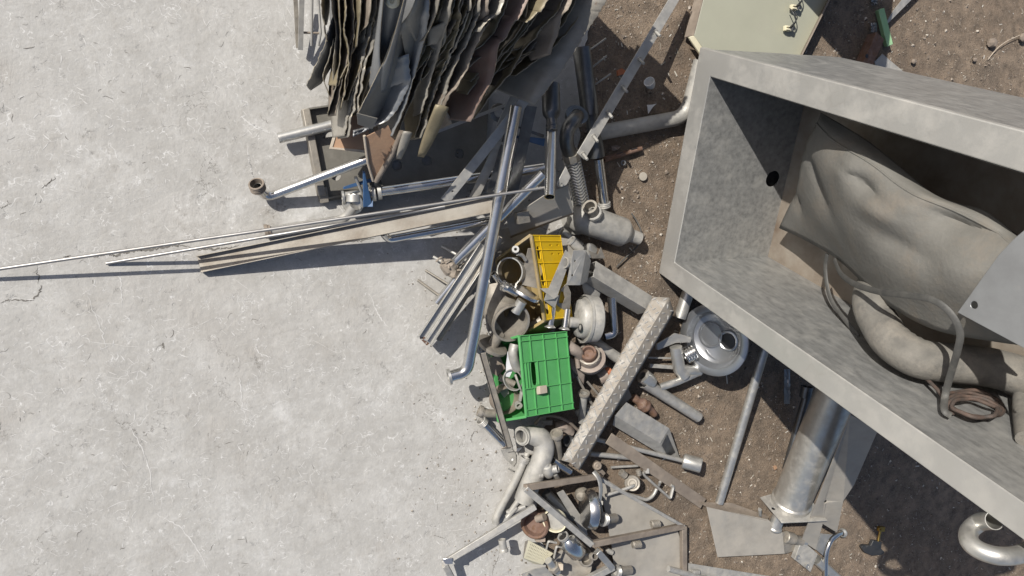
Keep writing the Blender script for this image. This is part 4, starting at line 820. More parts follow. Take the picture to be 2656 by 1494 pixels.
thing('channel_pipe', 'dusty pipe lying beside the ridged channel under the long elbow pipe', 'pipe', [('pipe', MB().tube([q('R5', 1560, 330, .19), q('R7', 570, 720, .075)], .0165, 18, .002), MT['beige'])])
thing('bright_tube', 'bright steel tube end left of the ridged channel', 'tube', [('tube', MB().tube([q('R5', 1180, 600, .13), q('R5', 570, 1360, .045)], .017, 20, .002), MT['polished'])])
bgs = MB().plate([q('R7', 1000, 20, .10), q('R7', 1150, 60, .10), q('R7', 1120, 330, .085), q('R7', 1060, 640, .07), q('R7', 780, 920, .055), q('R7', 700, 930, .055), q('R7', 480, 800, .06)], .003)
for nm, lb, a, b, r, m in (('short_rod', 'short beige stick crossing the shadow line beside the rag', (380, 850, .012), (730, 1065, .05), .0045, 'beige'), ('short_rod', 'lowest beige stick left of the bright tube', (262, 1005, .008), (605, 1255, .035), .0055, 'beige'),
                           ('short_rod', 'upper short stick in the shade above the rag', (640, 470, .02), (880, 610, .06), .006, 'dull'), ('short_rod', 'hooked short stick just left of the rag', (512, 640, .03), (680, 740, .07), .006, 'dull')):
    thing(nm, lb, 'rod', [('rod', MB().tube(qs('R5', [a, b]), r, 10), MT[m])], 'short sticks beside the rag')
# big open elbow with stubs
P0 = q('R7', 1725, 468, .20); pa = view(.42, .38)
ebm = MB(); cen = [P0, P0 - pa * .05, P0 - pa * .10 - R_ * .018 - D_ * .02, P0 - pa * .13 - R_ * .055 - D_ * .055]
ebm.tube(spline([P0 - pa * .13 - R_ * .01 - D_ * .085, P0 - pa * .10 - R_ * .012 - D_ * .035, P0 - pa * .05 - R_ * .006 - D_ * .008, P0], 8), .073, 36, .003)
lipm = MB().lathe(P0, pa, [(-.012, .0735), (-.006, .079), (0, .079), (0, .070), (-.012, .070)], 40, True)
stubU = MB().tube([q('R7', 1790, 300, .20), q('R7', 1900, 120, .22)], .021, 22)
dU = q('R5', 1960, 1185, .245); dUx = (D_ * .85 - R_ * .5 + F_ * .22).normalized()
discU = MB().lathe(dU, dUx, [(0, 0), (0, .060), (.004, .062), (.012, .062), (.014, .055), (.014, 0)], 34)
sth = q('R5', 1590, 1085, .21); stx = (q('R5', 1820, 1210, .20) - sth)
thr = MB().thread(sth, stx, .021, .018, 4); thr.tube([sth + stx.normalized() * .016, sth + stx], .0165, 20)
stubL = MB().tube([q('R7', 1540, 640, .16), q('R7', 1450, 800, .13)], .022, 22)
dL = q('R7', 1425, 830, .125); dLx = (R_ * .5 - D_ * .84 - F_ * .38).normalized()
discL = MB().lathe(dL, dLx, [(-.006, 0), (-.006, .062), (0, .064), (.008, .064), (.010, .058), (.010, 0)], 34)
flp = MB().plate([q('R7', 1320, 330, .14), q('R7', 1340, 560, .13), q('R7', 1400, 680, .13), q('R7', 1560, 760, .14), q('R7', 1600, 600, .14), q('R7', 1460, 400, .14)], .004, [circle(q('R7', 1400, 618, .132), UP, .005, 10)])
thing('big_elbow', 'large open steel elbow with two flanged stubs between the crates', 'pipe elbow', [('elbow', ebm, MT['beige']), ('lip', lipm, MT['beige']), ('stub', stubU, MT['steel']), ('disc_flange', discU, MT['polished']), ('threaded_stub', thr, MT['polished']), ('stub', stubL, MT['beige']), ('disc_flange', discL, MT['beige']), ('lug', flp, MT['beige'])])
chipm = MB().plate(qs('R7', [(1515, 600, .15), (1560, 645, .15), (1640, 690, .15), (1590, 690, .15), (1530, 650, .15)]), .002)
# brackets and duct
ba = MB().plate(qs('R6', [(885, 545, .24), (1085, 535, .24), (990, 1085, .19), (780, 1085, .19)]), .003, [circle(q('R6', 915, 712, .225), UP, .0045, 10), circle(q('R6', 872, 932, .208), UP, .0045, 10)])
bb = MB().plate(qs('R6', [(1087, 537, .24), (1165, 700, .20), (1105, 1035, .16), (992, 1087, .19)]), .003)
thing('angle_bracket', 'bent steel angle with two bolt holes beside the square duct', 'bracket', [('web', ba, MT['dull'], dict(bevel=.001)), ('flange', bb, MT['dusty'], dict(bevel=.001))])
bs = MB().plate(qs('R6', [(770, 530, .20), (870, 640, .20), (790, 820, .20), (640, 1250, .22), (505, 1135, .22)]), .003)
bs2 = MB().plate(qs('R6', [(370, 1135, .23), (500, 1130, .222), (655, 1245, .222), (585, 1300, .23), (470, 1215, .235)]), .003)
bs3 = MB().plate(qs('R6', [(470, 1218, .236), (585, 1302, .23), (660, 1250, .222), (600, 1449, .20), (430, 1325, .22)]), .003)
thing('folded_bracket', 'folded steel sheet bracket covering the lower half of the yellow crate', 'bracket', [('web', bs, MT['dull']), ('flange', bs2, MT['dusty']), ('lower_fold', bs3, MT['dusty'])])
ua = [q('R6', 640, 1340, .18), q('R6', 700, 1140, .19), q('R6', 790, 1060, .19), q('R6', 850, 1200, .175), q('R6', 845, 1380, .17), q('R8', 830, 270, .15), q('R8', 600, 260, .16)]
thing('notched_plate', 'grey steel plate with a rounded cut out right of the folded bracket', 'metal plate', [('plate', MB().plate(ua, .003, [[q('R6', 660, 1370, .178), q('R6', 730, 1370, .176), q('R6', 757, 1290, .176), q('R6', 735, 1190, .18), q('R6', 690, 1180, .182)]]), MT['beige'])])
du0, du1 = q('R6', 1130, 860, .115), q('R6', 2010, 1400, .08); dux = (du1 - du0).normalized()
def duct(a, b, w, h, t, up=UP, roll=0): return MB().sweep([(-w / 2, -h / 2), (w / 2, -h / 2), (w / 2, h / 2), (-w / 2, h / 2)], a, b, up, roll)
def hollow(a, b, w, h, t, up=UP, roll=0):
    mb = MB(); d = (b - a).normalized(); u = (up - d * up.dot(d)).normalized(); s = d.cross(u)
    if roll: u, s = u * math.cos(roll) + s * math.sin(roll), s * math.cos(roll) - u * math.sin(roll)
    vs = []
    for e in (a, b):
        for f in (0, t):
            vs += [e + s * (sx_ * (w / 2 - f)) + u * (sy * (h / 2 - f)) for sx_, sy in ((-1, -1), (1, -1), (1, 1), (-1, 1))]
    fs = []
    for i in range(4):
        j = (i + 1) % 4; fs += [(i, j, 8 + j, 8 + i), (4 + i, 12 + i, 12 + j, 4 + j), (i, 4 + i, 4 + j, j), (8 + i, 8 + j, 12 + j, 12 + i)]
    return mb.add(vs, fs)
thing('square_duct', 'square steel duct with an open dark end above the diamond plate', 'duct', [('duct', hollow(du0, du1, .074, .070, .003, UP, -.42), MT['dull'], dict(bevel=.001)), ('end_ear', MB().plate(qs('R6', [(1130, 545, .12), (1275, 605, .11), (1320, 490, .13), (1385, 665, .10), (1180, 665, .11)]), .003), MT['beige'])])
for nm, lb, a, b, r, m in (('flared_pipe', 'left of two flared polished tubes above the green crate', (560, 220, .17), (520, 530, .17), .0145, 'polished'), ('flared_pipe', 'right of two flared polished tubes above the green crate', (790, 250, .15), (750, 565, .155), .0145, 'polished')):
    A, B = q('R8', *a), q('R8', *b)
    thing(nm, lb, 'tube', [('tube', MB().tube([A, B], r, 20, .0015), MT[m]), ('flare', MB().lathe(B, B - A, [(-.008, r), (-.003, r + .006), (.001, r + .009), (.002, r + .009), (.002, r - .002), (-.008, r - .002)], 22, True), MT['steel'])], 'flared tubes above the green crate')
for nm, lb, a, b in (('collared_tube', 'upper short tube with a raised collar left of the angle bracket', (850, 390, .20), (1000, 540, .20)), ('collared_tube', 'lower short tube with a raised collar left of the angle bracket', (770, 730, .205), (900, 740, .20))):
    A, B = q('R6', *a), q('R6', *b)
    thing(nm, lb, 'tube', [('tube', MB().tube([A, B], .019, 20, .002), MT['dusty']), ('collar', MB().ring(A, A - B, .0225, .006, .006), MT['dusty'])], 'short collared tubes')
# drum
dc = q('R8', 1000, 400, .13); dx = (-R_ * .93 - F_ * .30 - D_ * .04).normalized()
drm = MB().lathe(dc - dx * .045, dx, [(-.035, 0), (-.035, .075), (-.022, .096), (.012, .098), (.022, .094), (.028, .082), (.05, .080), (.058, .074), (.066, .055), (.068, 0)], 44)
drl = [MB().plate([dc + dx * .021 + p for p in ()] or circle(q('R8', 1005, 545, .165), dx, .022, 16), dx * .002)]
rim_ = MB().ring(dc - dx * .018, dx, .1005, .005, .012, 44)
thing('round_drum', 'round dusty steel pump drum in the middle of the heap', 'drum', [('drum', drm, MT['dusty']), ('rim', rim_, MT['dusty']), ('port', MB().lathe(q('R8', 1005, 548, .185), dx, [(0, .018), (.004, .018), (.004, .015), (-.002, .014), (-.002, 0)], 18), MT['black']), ('lug', MB().lathe(q('R8', 860, 460, .15), dx, [(-.03, .022), (.008, .022), (.012, .016), (.012, 0)], 18), MT['dusty'])])
jp = fillet([q('R8', 1490, 60, .075), q('R8', 1530, 640, .06), q('R8', 1380, 680, .05)], .05)
thing('hook_pipe', 'polished pipe with a hooked lower end right of the round drum', 'pipe', [('pipe', MB().tube(jp, .0185, 20, .002), MT['polished'])])
wp = fillet([q('R8', 1130, 850, .05), q('R8', 1300, 830, .06), q('R8', 1680, 1080, .06)], .05)
thing('dusty_tube', 'dusty bent tube passing under the diamond plate right of the drum', 'tube', [('tube', MB().tube(wp, .024, 20, .002), MT['dusty'])])
# diamond plate: folded along its length
dA, dB, dC = q('R8', 2110, 50, .16), q('R8', 2360, 190, .165), q('R8', 2415, 330, .10)
d1_, d2_, d3_ = q('S2', 100, 1300, .14), q('S2', 270, 1420, .145), q('S2', 370, 1449, .09)
dm = MB()
TL_, TM, TR_ = q('R8', 2135, 60, .13), q('S6', 195, 700, .165), q('S6', 226, 800, .150)
BL_, BM, BR_ = q('S2', 95, 1290, .12), q('S2', 235, 1330, .15), q('S2', 375, 1449, .135)
NN = 24; wid = 10; rows = []
for i in range(NN + 1):
    f = i / NN; l, m_, r_ = TL_.lerp(BL_, f), TM.lerp(BM, f), TR_.lerp(BR_, f)
    rows.append([l.lerp(m_, j / 5) for j in range(5)] + [m_.lerp(r_, j / 5) for j in range(6)])
dm.grid(rows)
lug = []
for i in range(24):
    for j in range(5):
        f = (i + .5 + (.25 if j % 2 else -.2)) / 24; l, m_, r_ = TL_.lerp(BL_, f), TM.lerp(BM, f), TR_.lerp(BR_, f)
        if j < 3: a, b = l, m_; g_ = (j + .45) / 3
        else: a, b = m_, r_; g_ = (j - 2.5) / 2
        c = a.lerp(b, g_); u = (BL_ - TL_).normalized(); s = (b - a).normalized(); n = s.cross(u); n = n if n.z > 0 else -n
        d = (u + s * (1 if (i + j) % 2 else -1)).normalized()
        lug.append(MB().tube([c - d * .011 + n * .001, c - d * .005 + n * .0025, c + d * .005 + n * .0025, c + d * .011 + n * .001], [.0008, .0032, .0032, .0008], 6))
DIA = metal('tread_plate', (.30, .29, .27), (.22, .20, .175), .55, .3, .58, (.30, .26, .21), sc_=24, bump=.3)
LUG = metal('worn_tread', (.50, .49, .47), (.38, .37, .35), .45, .4, .25, (.34, .30, .25), sc_=30, bump=.05)
thing('diamond_plate', 'long folded diamond tread plate strip lying across the heap', 'tread plate', [('plate', dm, DIA, dict(solid=.003, off=0))] + [('tread_lug', x, LUG) for x in lug])
mud = MB()
# rusty coupling below the drum
vc = q('R8', 1130, 945, .145); vxa = view(-.2, -.55)
vcm = MB().lathe(vc, vxa, [(-.10, 0), (-.10, .055), (-.07, .066), (-.05, .066), (-.045, .050), (-.02, .047), (-.018, .0)], 30)
vnut = MB().lathe(vc, vxa, [(-.030, .042), (-.028, .047), (-.010, .047), (-.008, .042)], 12)
vrr = MB().lathe(vc, vxa, [(-.02, .034), (.008, .034), (.012, .031), (.012, .024), (-.006, .020), (-.010, 0)], 28)
vbt = [MB().lathe(vc - vxa * .055 + (R_ * math.cos(a) + D_ * math.sin(a)) * .054, vxa, [(0, .006), (.008, .006), (.008, 0)], 6) for a in (.3, 1.1, 1.9, 2.7)]
thing('rusty_coupling', 'red brown pipe coupling with a bolted flange right of the green crate', 'coupling', [('body', vcm, MT['pinkish'], None, [('bolt', b, MT['pinkish']) for b in vbt]), ('nut', vnut, MT['beige']), ('throat', vrr, MT['rust'])])
thing('rusty_elbow', 'small rusty elbow wedged between the green crate and the coupling', 'pipe elbow', [('elbow', MB().tube(spline(qs('R8', [(800, 830, .13), (880, 880, .135), (960, 930, .13), (985, 1010, .11)]), 6), [.026 - .0003 * i for i in range(19)], 18), MT['pinkish'])])
thing('valve_yoke', 'dusty brown forked casting right of the green crate', 'casting', [('yoke', MB().plate(qs('R8', [(840, 1010, .10), (930, 1040, .10), (985, 1180, .10), (1080, 1280, .09), (1060, 1449, .07), (920, 1270, .09), (850, 1190, .10)]), .03), MT['pinkish'], dict(bevel=.006)), ('arm', MB().tube(qs('R8', [(945, 1020, .12), (965, 1170, .12)]), .010, 12), MT['pinkish'])])
thing('fork_strip', 'pair of thin rusty strips between the coupling and the diamond plate', 'strip', [('strip', MB().bar(q('S2', 340, -20, .09), q('S2', 590, 440, .07), .010, .004), MT['beige']), ('strip', MB().bar(q('S2', 500, 60, .08), q('S2', 700, 290, .07), .009, .004), MT['beige'])])
thing('terracotta_cap', 'orange brown capped tube end half under the diamond plate', 'tube', [('tube', MB().tube([q('R8', 1290, 1340, .06), q('R8', 1420, 1270, .07)], .03, 18), MT['pinkish']), ('cap', MB().tube([q('R8', 1400, 1285, .072), q('R8', 1465, 1262, .072)], .0308, 18), MT['terracotta'])])
thing('upright_tube', 'dusty flared tube standing under the lower end of the forked strips', 'tube', [('tube', MB().tube(qs('S2', [(450, 250, .10), (415, 690, .04)]), .0165, 18, .002), MT['dusty']), ('flare', MB().ring(q('S2', 450, 245, .10), q('S2', 450, 250, .10) - q('S2', 415, 690, .04), .0255, .010, .008), MT['beige'])])
for lb, a, b, w in (('upper of two beige bars between the diamond plate and the round pan', (2180, 850), (2450, 720), .022), ('lower of two beige bars between the diamond plate and the round pan', (2080, 1135), (2480, 1165), .017), ('thin beige bar above the lower one right of the diamond plate', (2060, 1010), (2480, 1020), .007)):
    thing('beige_bar', lb, 'bar', [('bar', MB().bar(q('R8', *a, .04), q('R8', *b, .03), w, .012), MT['dusty'], dict(bevel=.001))], 'beige bars right of the diamond plate')

# offcuts that fill the heap between the larger pieces
for lb, r, pts, m in (('pale offcut plate under the two collared tubes', 'R6', [(640, 330, .11), (820, 360, .11), (980, 560, .10), (860, 900, .12), (700, 760, .12)], 'plated'), ('pale triangular offcut between the drum and the square duct', 'R6', [(1010, 1010, .10), (1330, 1130, .07), (1280, 1330, .06), (1080, 1300, .09)], 'dusty'),
                      ('grey offcut plate showing under the drum', 'R8', [(960, 760, .06), (1260, 690, .05), (1420, 800, .04), (1180, 880, .05)], 'plated'), ('beige offcut plate left of the rusty coupling', 'R8', [(820, 960, .05), (1000, 900, .06), (1010, 1300, .05), (880, 1340, .04)], 'beige'),
                      ('grey offcut plate under the angled plate and the yellow crate', 'R5', [(1450, 250, .06), (1900, 120, .08), (2200, 240, .07), (1900, 420, .06), (1500, 560, .05)], 'dull'), ('dusty offcut plate under the ridged channel head', 'R5', [(1100, 480, .03), (1400, 380, .04), (1500, 620, .04), (1240, 800, .03)], 'dusty'),
                      ('flat pale offcut between the diamond plate and the wedge box', 'S2', [(860, 240, .03), (1120, 120, .03), (1200, 300, .03), (960, 520, .03)], 'plated')):
    thing('offcut_plate', lb, 'metal plate', [('plate', MB().plate(qs(r, pts), .003), MT[m])])
for lb, r, a, b, rad, m in (('pale tube under the separator cylinder end plate', 'R6', (700, 250, .05), (1000, 480, .06), .020, 'steel'), ('thin pale tube between the coupling and the diamond plate', 'R8', (1300, 1120, .05), (1560, 1290, .05), .013, 'dusty'), ('grey tube crossing under the diamond plate toward the crate', 'S2', (330, 560, .03), (640, 420, .04), .014, 'dull'),
                            ('dusty tube lying under the wide elbow', 'S1', (1620, 1180, .02), (1480, 1449, .02), .013, 'dusty'), ('short dusty tube between the crates', 'R7', (1950, 560, .09), (2200, 420, .12), .017, 'beige'), ('bright tube behind the steel hoop', 'R5', (1560, 1050, .12), (1450, 900, .13), .013, 'polished'),
                            ('dusty tube stub above the tube stand', 'S3', (1180, 560, .03), (1060, 700, .02), .012, 'dusty'), ('thin grey rod under the long flat bar', 'S4', (420, 60, .015), (760, 40, .015), .006, 'dull')):
    A, B = q(r, *a), q(r, *b)
    thing('scrap_tube', lb, 'tube', [('tube', MB().tube([A, B], rad, 16, .002), MT[m])])
cn = q('R6', 1140, 500, .09); thing('threaded_cone', 'pale threaded cone behind the angle bracket', 'fitting', [('cone', MB().lathe(cn, view(0, -.7), [(-.03, .030), (-.026, .033), (-.022, .030), (-.018, .033), (-.014, .030), (-.010, .033), (-.004, .028), (.03, .002)], 26), MT['steel'])])

# ================================================================== inside and beside the green crate
thing('strip_channel', 'thin dusty channel strip leaning across the mouth of the green crate', 'channel', [('channel', MB().sweep(cchan(.026, .014, .002), q('T6', 190, 640, .20), q('S1', 1345, 1085, .10), UP, .5), MT['beige'], dict(bevel=.001)), ('end_fold', MB().plate(qs('S1', [(1205, 1120, .07), (1300, 1075, .10), (1390, 1060, .10), (1370, 1090, .08)]), .003), MT['brown'])])
thing('white_sheet', 'small white plastic sheet inside the green crate', 'sheet', [('sheet', MB().plate(qs('T6', [(735, 620, .16), (830, 625, .16), (860, 1010, .13), (780, 1180, .11), (698, 1165, .11), (705, 900, .13)]), .002), MT['whitesh'])])
thing('pump_bracket', 'dark cast bracket behind the white sheet in the green crate', 'bracket', [('casting', MB().tube(spline(qs('T6', [(900, 450, .17), (860, 640, .17), (900, 850, .16), (960, 1000, .15)]), 6), .020, 14), MT['dull']), ('arm', MB().bar(q('T6', 780, 720, .15), q('T6', 1000, 640, .16), .04, .015), MT['dark'])])
hr = [q('S1', 1180, 330, .12), q('S1', 1280, 160, .13), q('S1', 1400, 100, .13)]
bandc = q('S1', 1230, 320, .09)
thing('steel_band', 'wide brown steel band curled inside the green crate', 'band', [('band', MB().ring(q('S1', 1260, 330, .085), view(.55, .25), .058, .004, .05, 36), MT['brown'])])
thing('strap_clamp', 'thin steel strap clamp sticking out of the green crate', 'clamp', [('strap', MB().tube(spline(qs('T6', [(905, 1120, .17), (950, 1240, .175), (1000, 1380, .17), (1030, 1449, .165)]) + qs('S1', [(1530, 200, .16), (1500, 350, .14)]), 6), .009, 12, flat=.5), MT['dusty']), ('hook', MB().ring(q('S1', 1475, 425, .12), view(.2, .4), .016, .008, .014, 18), MT['dull']), ('loop', MB().ring(q('T6', 880, 1230, .14), view(-.6, .2), .045, .004, .02, 28), MT['steel'])])
thing('wooden_block', 'small beige wooden block on the green crate panel', 'block', [('block', MB().box(GK + GL * .70 + GD * .32 - GW.normalized() * .012, GL.normalized() * .016, GD.normalized() * .019, GW.normalized() * .011), MT['plyedge'], dict(bevel=.002))])
thing('flange_disc', 'dark oval flange with slots at the upper left of the green crate', 'flange', [('disc', MB().lathe(q('T6', 180, 530, .10), view(-.2, .6), [(0, 0), (0, .030), (.008, .030), (.008, .012), (.004, .012), (.004, 0)], 20), MT['dark'])])
# ================================================================== fittings below the green crate
ef = spline(qs('S1', [(880, 520, .045), (960, 550, .05), (1060, 560, .05), (1200, 555, .05)]), 6)
thing('brown_elbow_fitting', 'dusty brown pipe end with a rounded lip left of the green crate', 'fitting', [('pipe', MB().tube(ef, .0175, 18), MT['beige']), ('lip', MB().ring(ef[0], ef[0] - ef[1], .024, .010, .016), MT['beige']), ('lip', MB().ring(ef[3], ef[0] - ef[1], .0205, .006, .006), MT['beige'])])
tp0, tp1 = q('S1', 910, 690, .05), q('S1', 1250, 1035, .03)
thing('threaded_pipe', 'polished pipe with a threaded upper end beside the thin channel strip', 'pipe', [('pipe', MB().tube([tp0, tp1], .0155, 20), MT['polished']), ('thread', MB().thread(tp0 - (tp1 - tp0).normalized() * .012, tp1 - tp0, .023, .026, 4), MT['dull'])])
yb = spline(qs('S1', [(1560, 895, .085), (1700, 900, .09), (1840, 960, .095), (1880, 1110, .10), (1830, 1300, .10), (1745, 1470, .09)]) + qs('S3', [(1320, 370, .07), (1280, 480, .06)]), 7)
yo = q('S1', 1545, 905, .09); ya = view(-.75, .1)
thing('wide_elbow', 'wide grey casting elbow with a thick open flange below the green crate', 'pipe elbow', [('elbow', MB().tube(yb, [.034 + .009 * min(1, i / 10) for i in range(len(yb))], 28), MT['dusty']), ('flange', MB().lathe(yo, ya, [(-.030, .030), (-.012, .036), (-.006, .040), (.008, .040), (.008, .034), (.014, .034), (.014, .026), (-.02, .026)], 30, True), MT['dusty']), ('bore', MB().lathe(yo - ya * .014, ya, [(0, .0265), (.001, .0265), (.001, 0)], 24), MT['dark'])])
c0, c1 = q('S1', 2075, 880, .12), q('S1', 2110, 1250, .06)
thing('capped_stub', 'short pipe with a round cap ring just left of the diamond plate end', 'pipe', [('pipe', MB().tube([c0, c1], .0165, 20), MT['beige']), ('cap', MB().lathe(c0, c0 - c1, [(-.016, .018), (-.012, .027), (.002, .028), (.008, .026), (.008, .020), (.002, .018), (.002, 0)], 26), MT['beige'])])
g0, g1 = q('S1', 1555, 1320, .075), q('S3', 935, 745, .02)
gp = spline([g0, q('S3', 1160, 240, .06), q('S3', 1010, 520, .035), q('S3', 925, 700, .022), q('S3', 918, 770, .018)], 6)
thing('grey_threaded_pipe', 'dull grey pipe with a threaded socket at its top lying on the concrete edge', 'pipe', [('pipe', MB().tube(gp, .0165, 20), MT['dusty']), ('socket', MB().thread(g0, g0 - gp[4], .0225, .022, 3), MT['dull'])])
tt = q('T4', 1120, 880, .13)
thing('tee_fitting', 'round bodied tee fitting with a threaded port above the steel frame', 'fitting', [('body', MB().lathe(q('T4', 1060, 700, .135), (q('T4', 1150, 1000, .11) - q('T4', 1060, 700, .135)), [(-.006, 0), (-.006, .010), (0, .013), (.003, .020), (.02, .026), (.04, .026), (.06, .018), (.06, 0)], 26), MT['dull']), ('port', MB().thread(q('T4', 1200, 800, .135), q('T4', 1360, 765, .155) - q('T4', 1200, 800, .135), .0175, .026, 3), MT['dull']), ('port', MB().thread(q('T4', 960, 910, .12), q('T4', 870, 930, .12) - q('T4', 960, 910, .12), .016, .020, 3), MT['dull']), ('leg', MB().tube(qs('T4', [(1260, 900, .13), (1320, 1010, .11)]), .011, 14), MT['steel'])])
thing('cut_tube', 'bright torn tube end beside the lower end of the diamond plate', 'tube', [('tube', MB().tube(qs('T4', [(1215, 590, .12), (1610, 850, .11)]), .0155, 20, .002), MT['polished'])])
thing('curved_bar', 'brown curved bar arching below the green crate', 'bar', [('bar', MB().tube(spline(qs('S1', [(1740, 720, .05), (1850, 600, .06), (2050, 600, .07), (2250, 680, .06), (2400, 810, .05)]), 6), .011, 12, flat=.6), MT['brown'])])
thing('coil_spring', 'small dark coil spring under the curved bar', 'spring', [('coil', MB().tube([q('S1', 1850, 700, .03) + (q('S1', 2000, 700, .03) - q('S1', 1850, 700, .03)) * (i / 90) + V((0, math.cos(i * .7) * .010, math.sin(i * .7) * .010)) for i in range(91)], .0022, 6), MT['dull'])])
thing('hose_stub', 'black rubber hose end behind the capped stub', 'hose', [('hose', MB().lathe(q('S1', 2260, 990, .06), view(.3, -.3), [(-.03, .026), (.006, .026), (.008, .022), (.004, .014), (0, .010), (0, 0)], 22), MT['black'])])
thing('brown_castings', 'rounded brown casting lump under the curved bar', 'casting', [('lump', rough_tube(spline(qs('S1', [(2060, 760, .03), (2180, 770, .04), (2290, 860, .03)]), 6), .022, 12, .35, 40), MT['pinkish'])])
for lb, pts in (('white paper scrap left of the wide elbow flange', [(1430, 880, .01), (1475, 865, .015), (1470, 930, .01), (1440, 950, .008)]), ('white paper scrap under the wide elbow', [(1450, 1105, .012), (1535, 1090, .02), (1500, 1140, .012), (1450, 1160, .01)])):
    thing('paper_scrap', lb, 'paper', [('paper', MB().plate(qs('S1', pts), .001), MT['white'])], 'paper scraps')
thing('glass_bead', 'tiny bright white oval on the concrete below the thin channel strip', 'bead', [('bead', MB().lathe(q('S1', 1380, 1280, .004), view(), [(-.004, 0), (-.003, .005), (0, .0065), (.003, .005), (.004, 0)], 14), MT['white'])])
thing('clear_sheet', 'dusty clear film lying on the concrete under the strip end', 'film', [('film', MB().plate(qs('S1', [(1200, 1130, .006), (1370, 1100, .01), (1440, 1200, .008), (1440, 1330, .006), (1400, 1390, .006), (1250, 1250, .006)]), .0008), MT['dusty'])])
thing('short_pin', 'thin bright pin on the concrete left of the grey threaded pipe', 'pin', [('pin', MB().tube(qs('S3', [(1075, 75, .006), (1140, 110, .012)]), .003, 8), MT['steel'])])
thing('narrow_tube', 'narrow grey tube pair half under the steel frame corner', 'tube', [('tube', MB().tube(qs('S3', [(1240, 430, .04), (1080, 660, .02)]), .012, 14), MT['dusty']), ('tube', MB().tube(qs('S3', [(1290, 560, .03), (1050, 640, .015)]), .013, 14), MT['dull'])])
# ================================================================== wedge box, knob rod, rusty fitting
wt = qs('S2', [(1120, 385, .10), (1785, 790, .07), (1645, 1025, .085), (935, 590, .115)])
wb = qs('S2', [(935, 590, .115), (1645, 1025, .085), (1725, 1242, .03), (900, 740, .06)])
we = qs('S2', [(1645, 1025, .085), (1785, 790, .07), (1950, 1250, .01), (1725, 1245, .03)])
thing('wedge_box', 'grey wedge shaped steel box right of the diamond plate', 'box', [('top_face', MB().plate(wt, .003), MT['dull']), ('lower_face', MB().plate(wb, .003), MT['dusty']), ('end_face', MB().plate(we, .003), MT['dusty']), ('end_plate', MB().plate([p + UP * .006 for p in qs('S2', [(1740, 880, .072), (1868, 1160, .022), (1760, 1238, .022), (1660, 1045, .072)])], .003), MT['dark'])])
k0, k1 = q('S2', 2010, 1300, .045), q('S2', 2290, 1345, .05); kx = (k1 - k0).normalized(); kl = (k1 - k0).length; kt_ = (kx + view() * .55).normalized()
thing('knob_rod', 'steel rod ending in a fat round knob left of the steel pole', 'rod', [('knob', MB().lathe(k0, kt_, [(-.004, 0), (-.004, .030), (0, .035), (kl * .78, .035), (kl * .82, .033), (kl * .82, .018), (kl * .74, .016), (kl * .74, 0)], 34), MT['steel']), ('rod', MB().tube([q('S2', 640, 960, .03), k0], .0105, 14), MT['dull'])])
thing('grey_rod', 'shorter grey rod under the knob rod', 'rod', [('rod', MB().tube(qs('S2', [(540, 1190, .03), (1300, 1260, .02)]), .0115, 14), MT['dull'])])
thing('rusty_fitting', 'red brown rusty pipe fitting with a broken end right of the diamond plate', 'fitting', [('body', rough_tube(spline(qs('S2', [(1220, 300, .03), (1320, 380, .032), (1400, 440, .034), (1490, 500, .03), (1560, 580, .026)]), 6), [.018, .018, .018, .018, .018, .019, .022, .026, .029, .030, .029, .028, .029, .030, .027, .022, .019, .018, .017, .017, .017, .017, .016, .016, .014], 18, .15, 50), MT['rust'])])
thing('brass_bolt', 'brown hexagon bolt head just below the lower end of the diamond plate', 'bolt', [('head', MB().lathe(q('S4', 245, 40, .06), view(.2, 0), [(-.02, .021), (.002, .021), (.006, .017), (.006, .006), (.010, .005), (.010, 0)], 8), MT['brown'], dict(bevel=.002)), ('arm', MB().bar(q('S4', 240, 60, .045), q('S4', 320, 150, .04), .02, .012), MT['brown'])])
# ================================================================== steel frame at the bottom
FH = .17
F1, F2, F3, F4 = q('S3', 1290, 318, FH), q('S4', 225, 180, .09), q('S4', 1340, 810, .05), q('S4', 170, 1040, .16)
tw = .026
fa = MB().bar(F1, F2, tw, tw, UP, -.2); fb_ = MB().bar(F1, F4, tw, tw, UP, .25); fc = MB().bar(F4, F3, tw, tw, UP, -.1); fd = MB().bar(F2, F3, tw * .6, tw, UP)
fe_ = MB().bar(F3, q('S4', 1348, 1560, .02), tw, tw, UP)
ff = MB().bar(q('S3', 1420, 560, .13), q('S3', 240, 1290, .10), .0245, .0245, UP, .3); fg = MB().bar(q('S3', 262, 1300, .10), q('S3', 400, 1560, .07), .0245, .0245, UP, .2)
fh = MB().bar(q('S3', 2210, 1130, .10), q('S3', 2400, 1345, .08), .028, .026); fi = MB().bar(q('S3', 2420, 1325, .08), q('S3', 1960, 1560, .07), .030, .026)
thing('welded_stand', 'welded square tube steel frame at the bottom of the heap', 'frame', [(n_, m_, MT[c_], dict(bevel=.002)) for n_, m_, c_ in (('tube', fa, 'brown'), ('tube', fb_, 'dull'), ('tube', fc, 'brown'), ('tube', fd, 'dull'), ('tube', fe_, 'brown'))])
thing('tube_stand', 'long square tube leg with a welded corner on the concrete at the bottom', 'frame', [('tube', ff, MT['dull'], dict(bevel=.002)), ('tube', fg, MT['dull'], dict(bevel=.002)), ('weld', MB().box(q('S3', 300, 1255, .112), R_ * .02, D_ * .012, UP * .004), MT['polished'], dict(bevel=.002))])
thing('small_stand', 'short steel frame corner at the bottom edge under the big frame', 'frame', [('tube', fh, MT['steel'], dict(bevel=.002)), ('tube', fi, MT['dull'], dict(bevel=.002))])
pnl = MB().plate(qs('S4', [(280, 165, .03), (1240, 770, .025), (1300, 960, .02), (1320, 1560, .012), (480, 1560, .012), (430, 1090, .02), (330, 560, .025)]), .003)
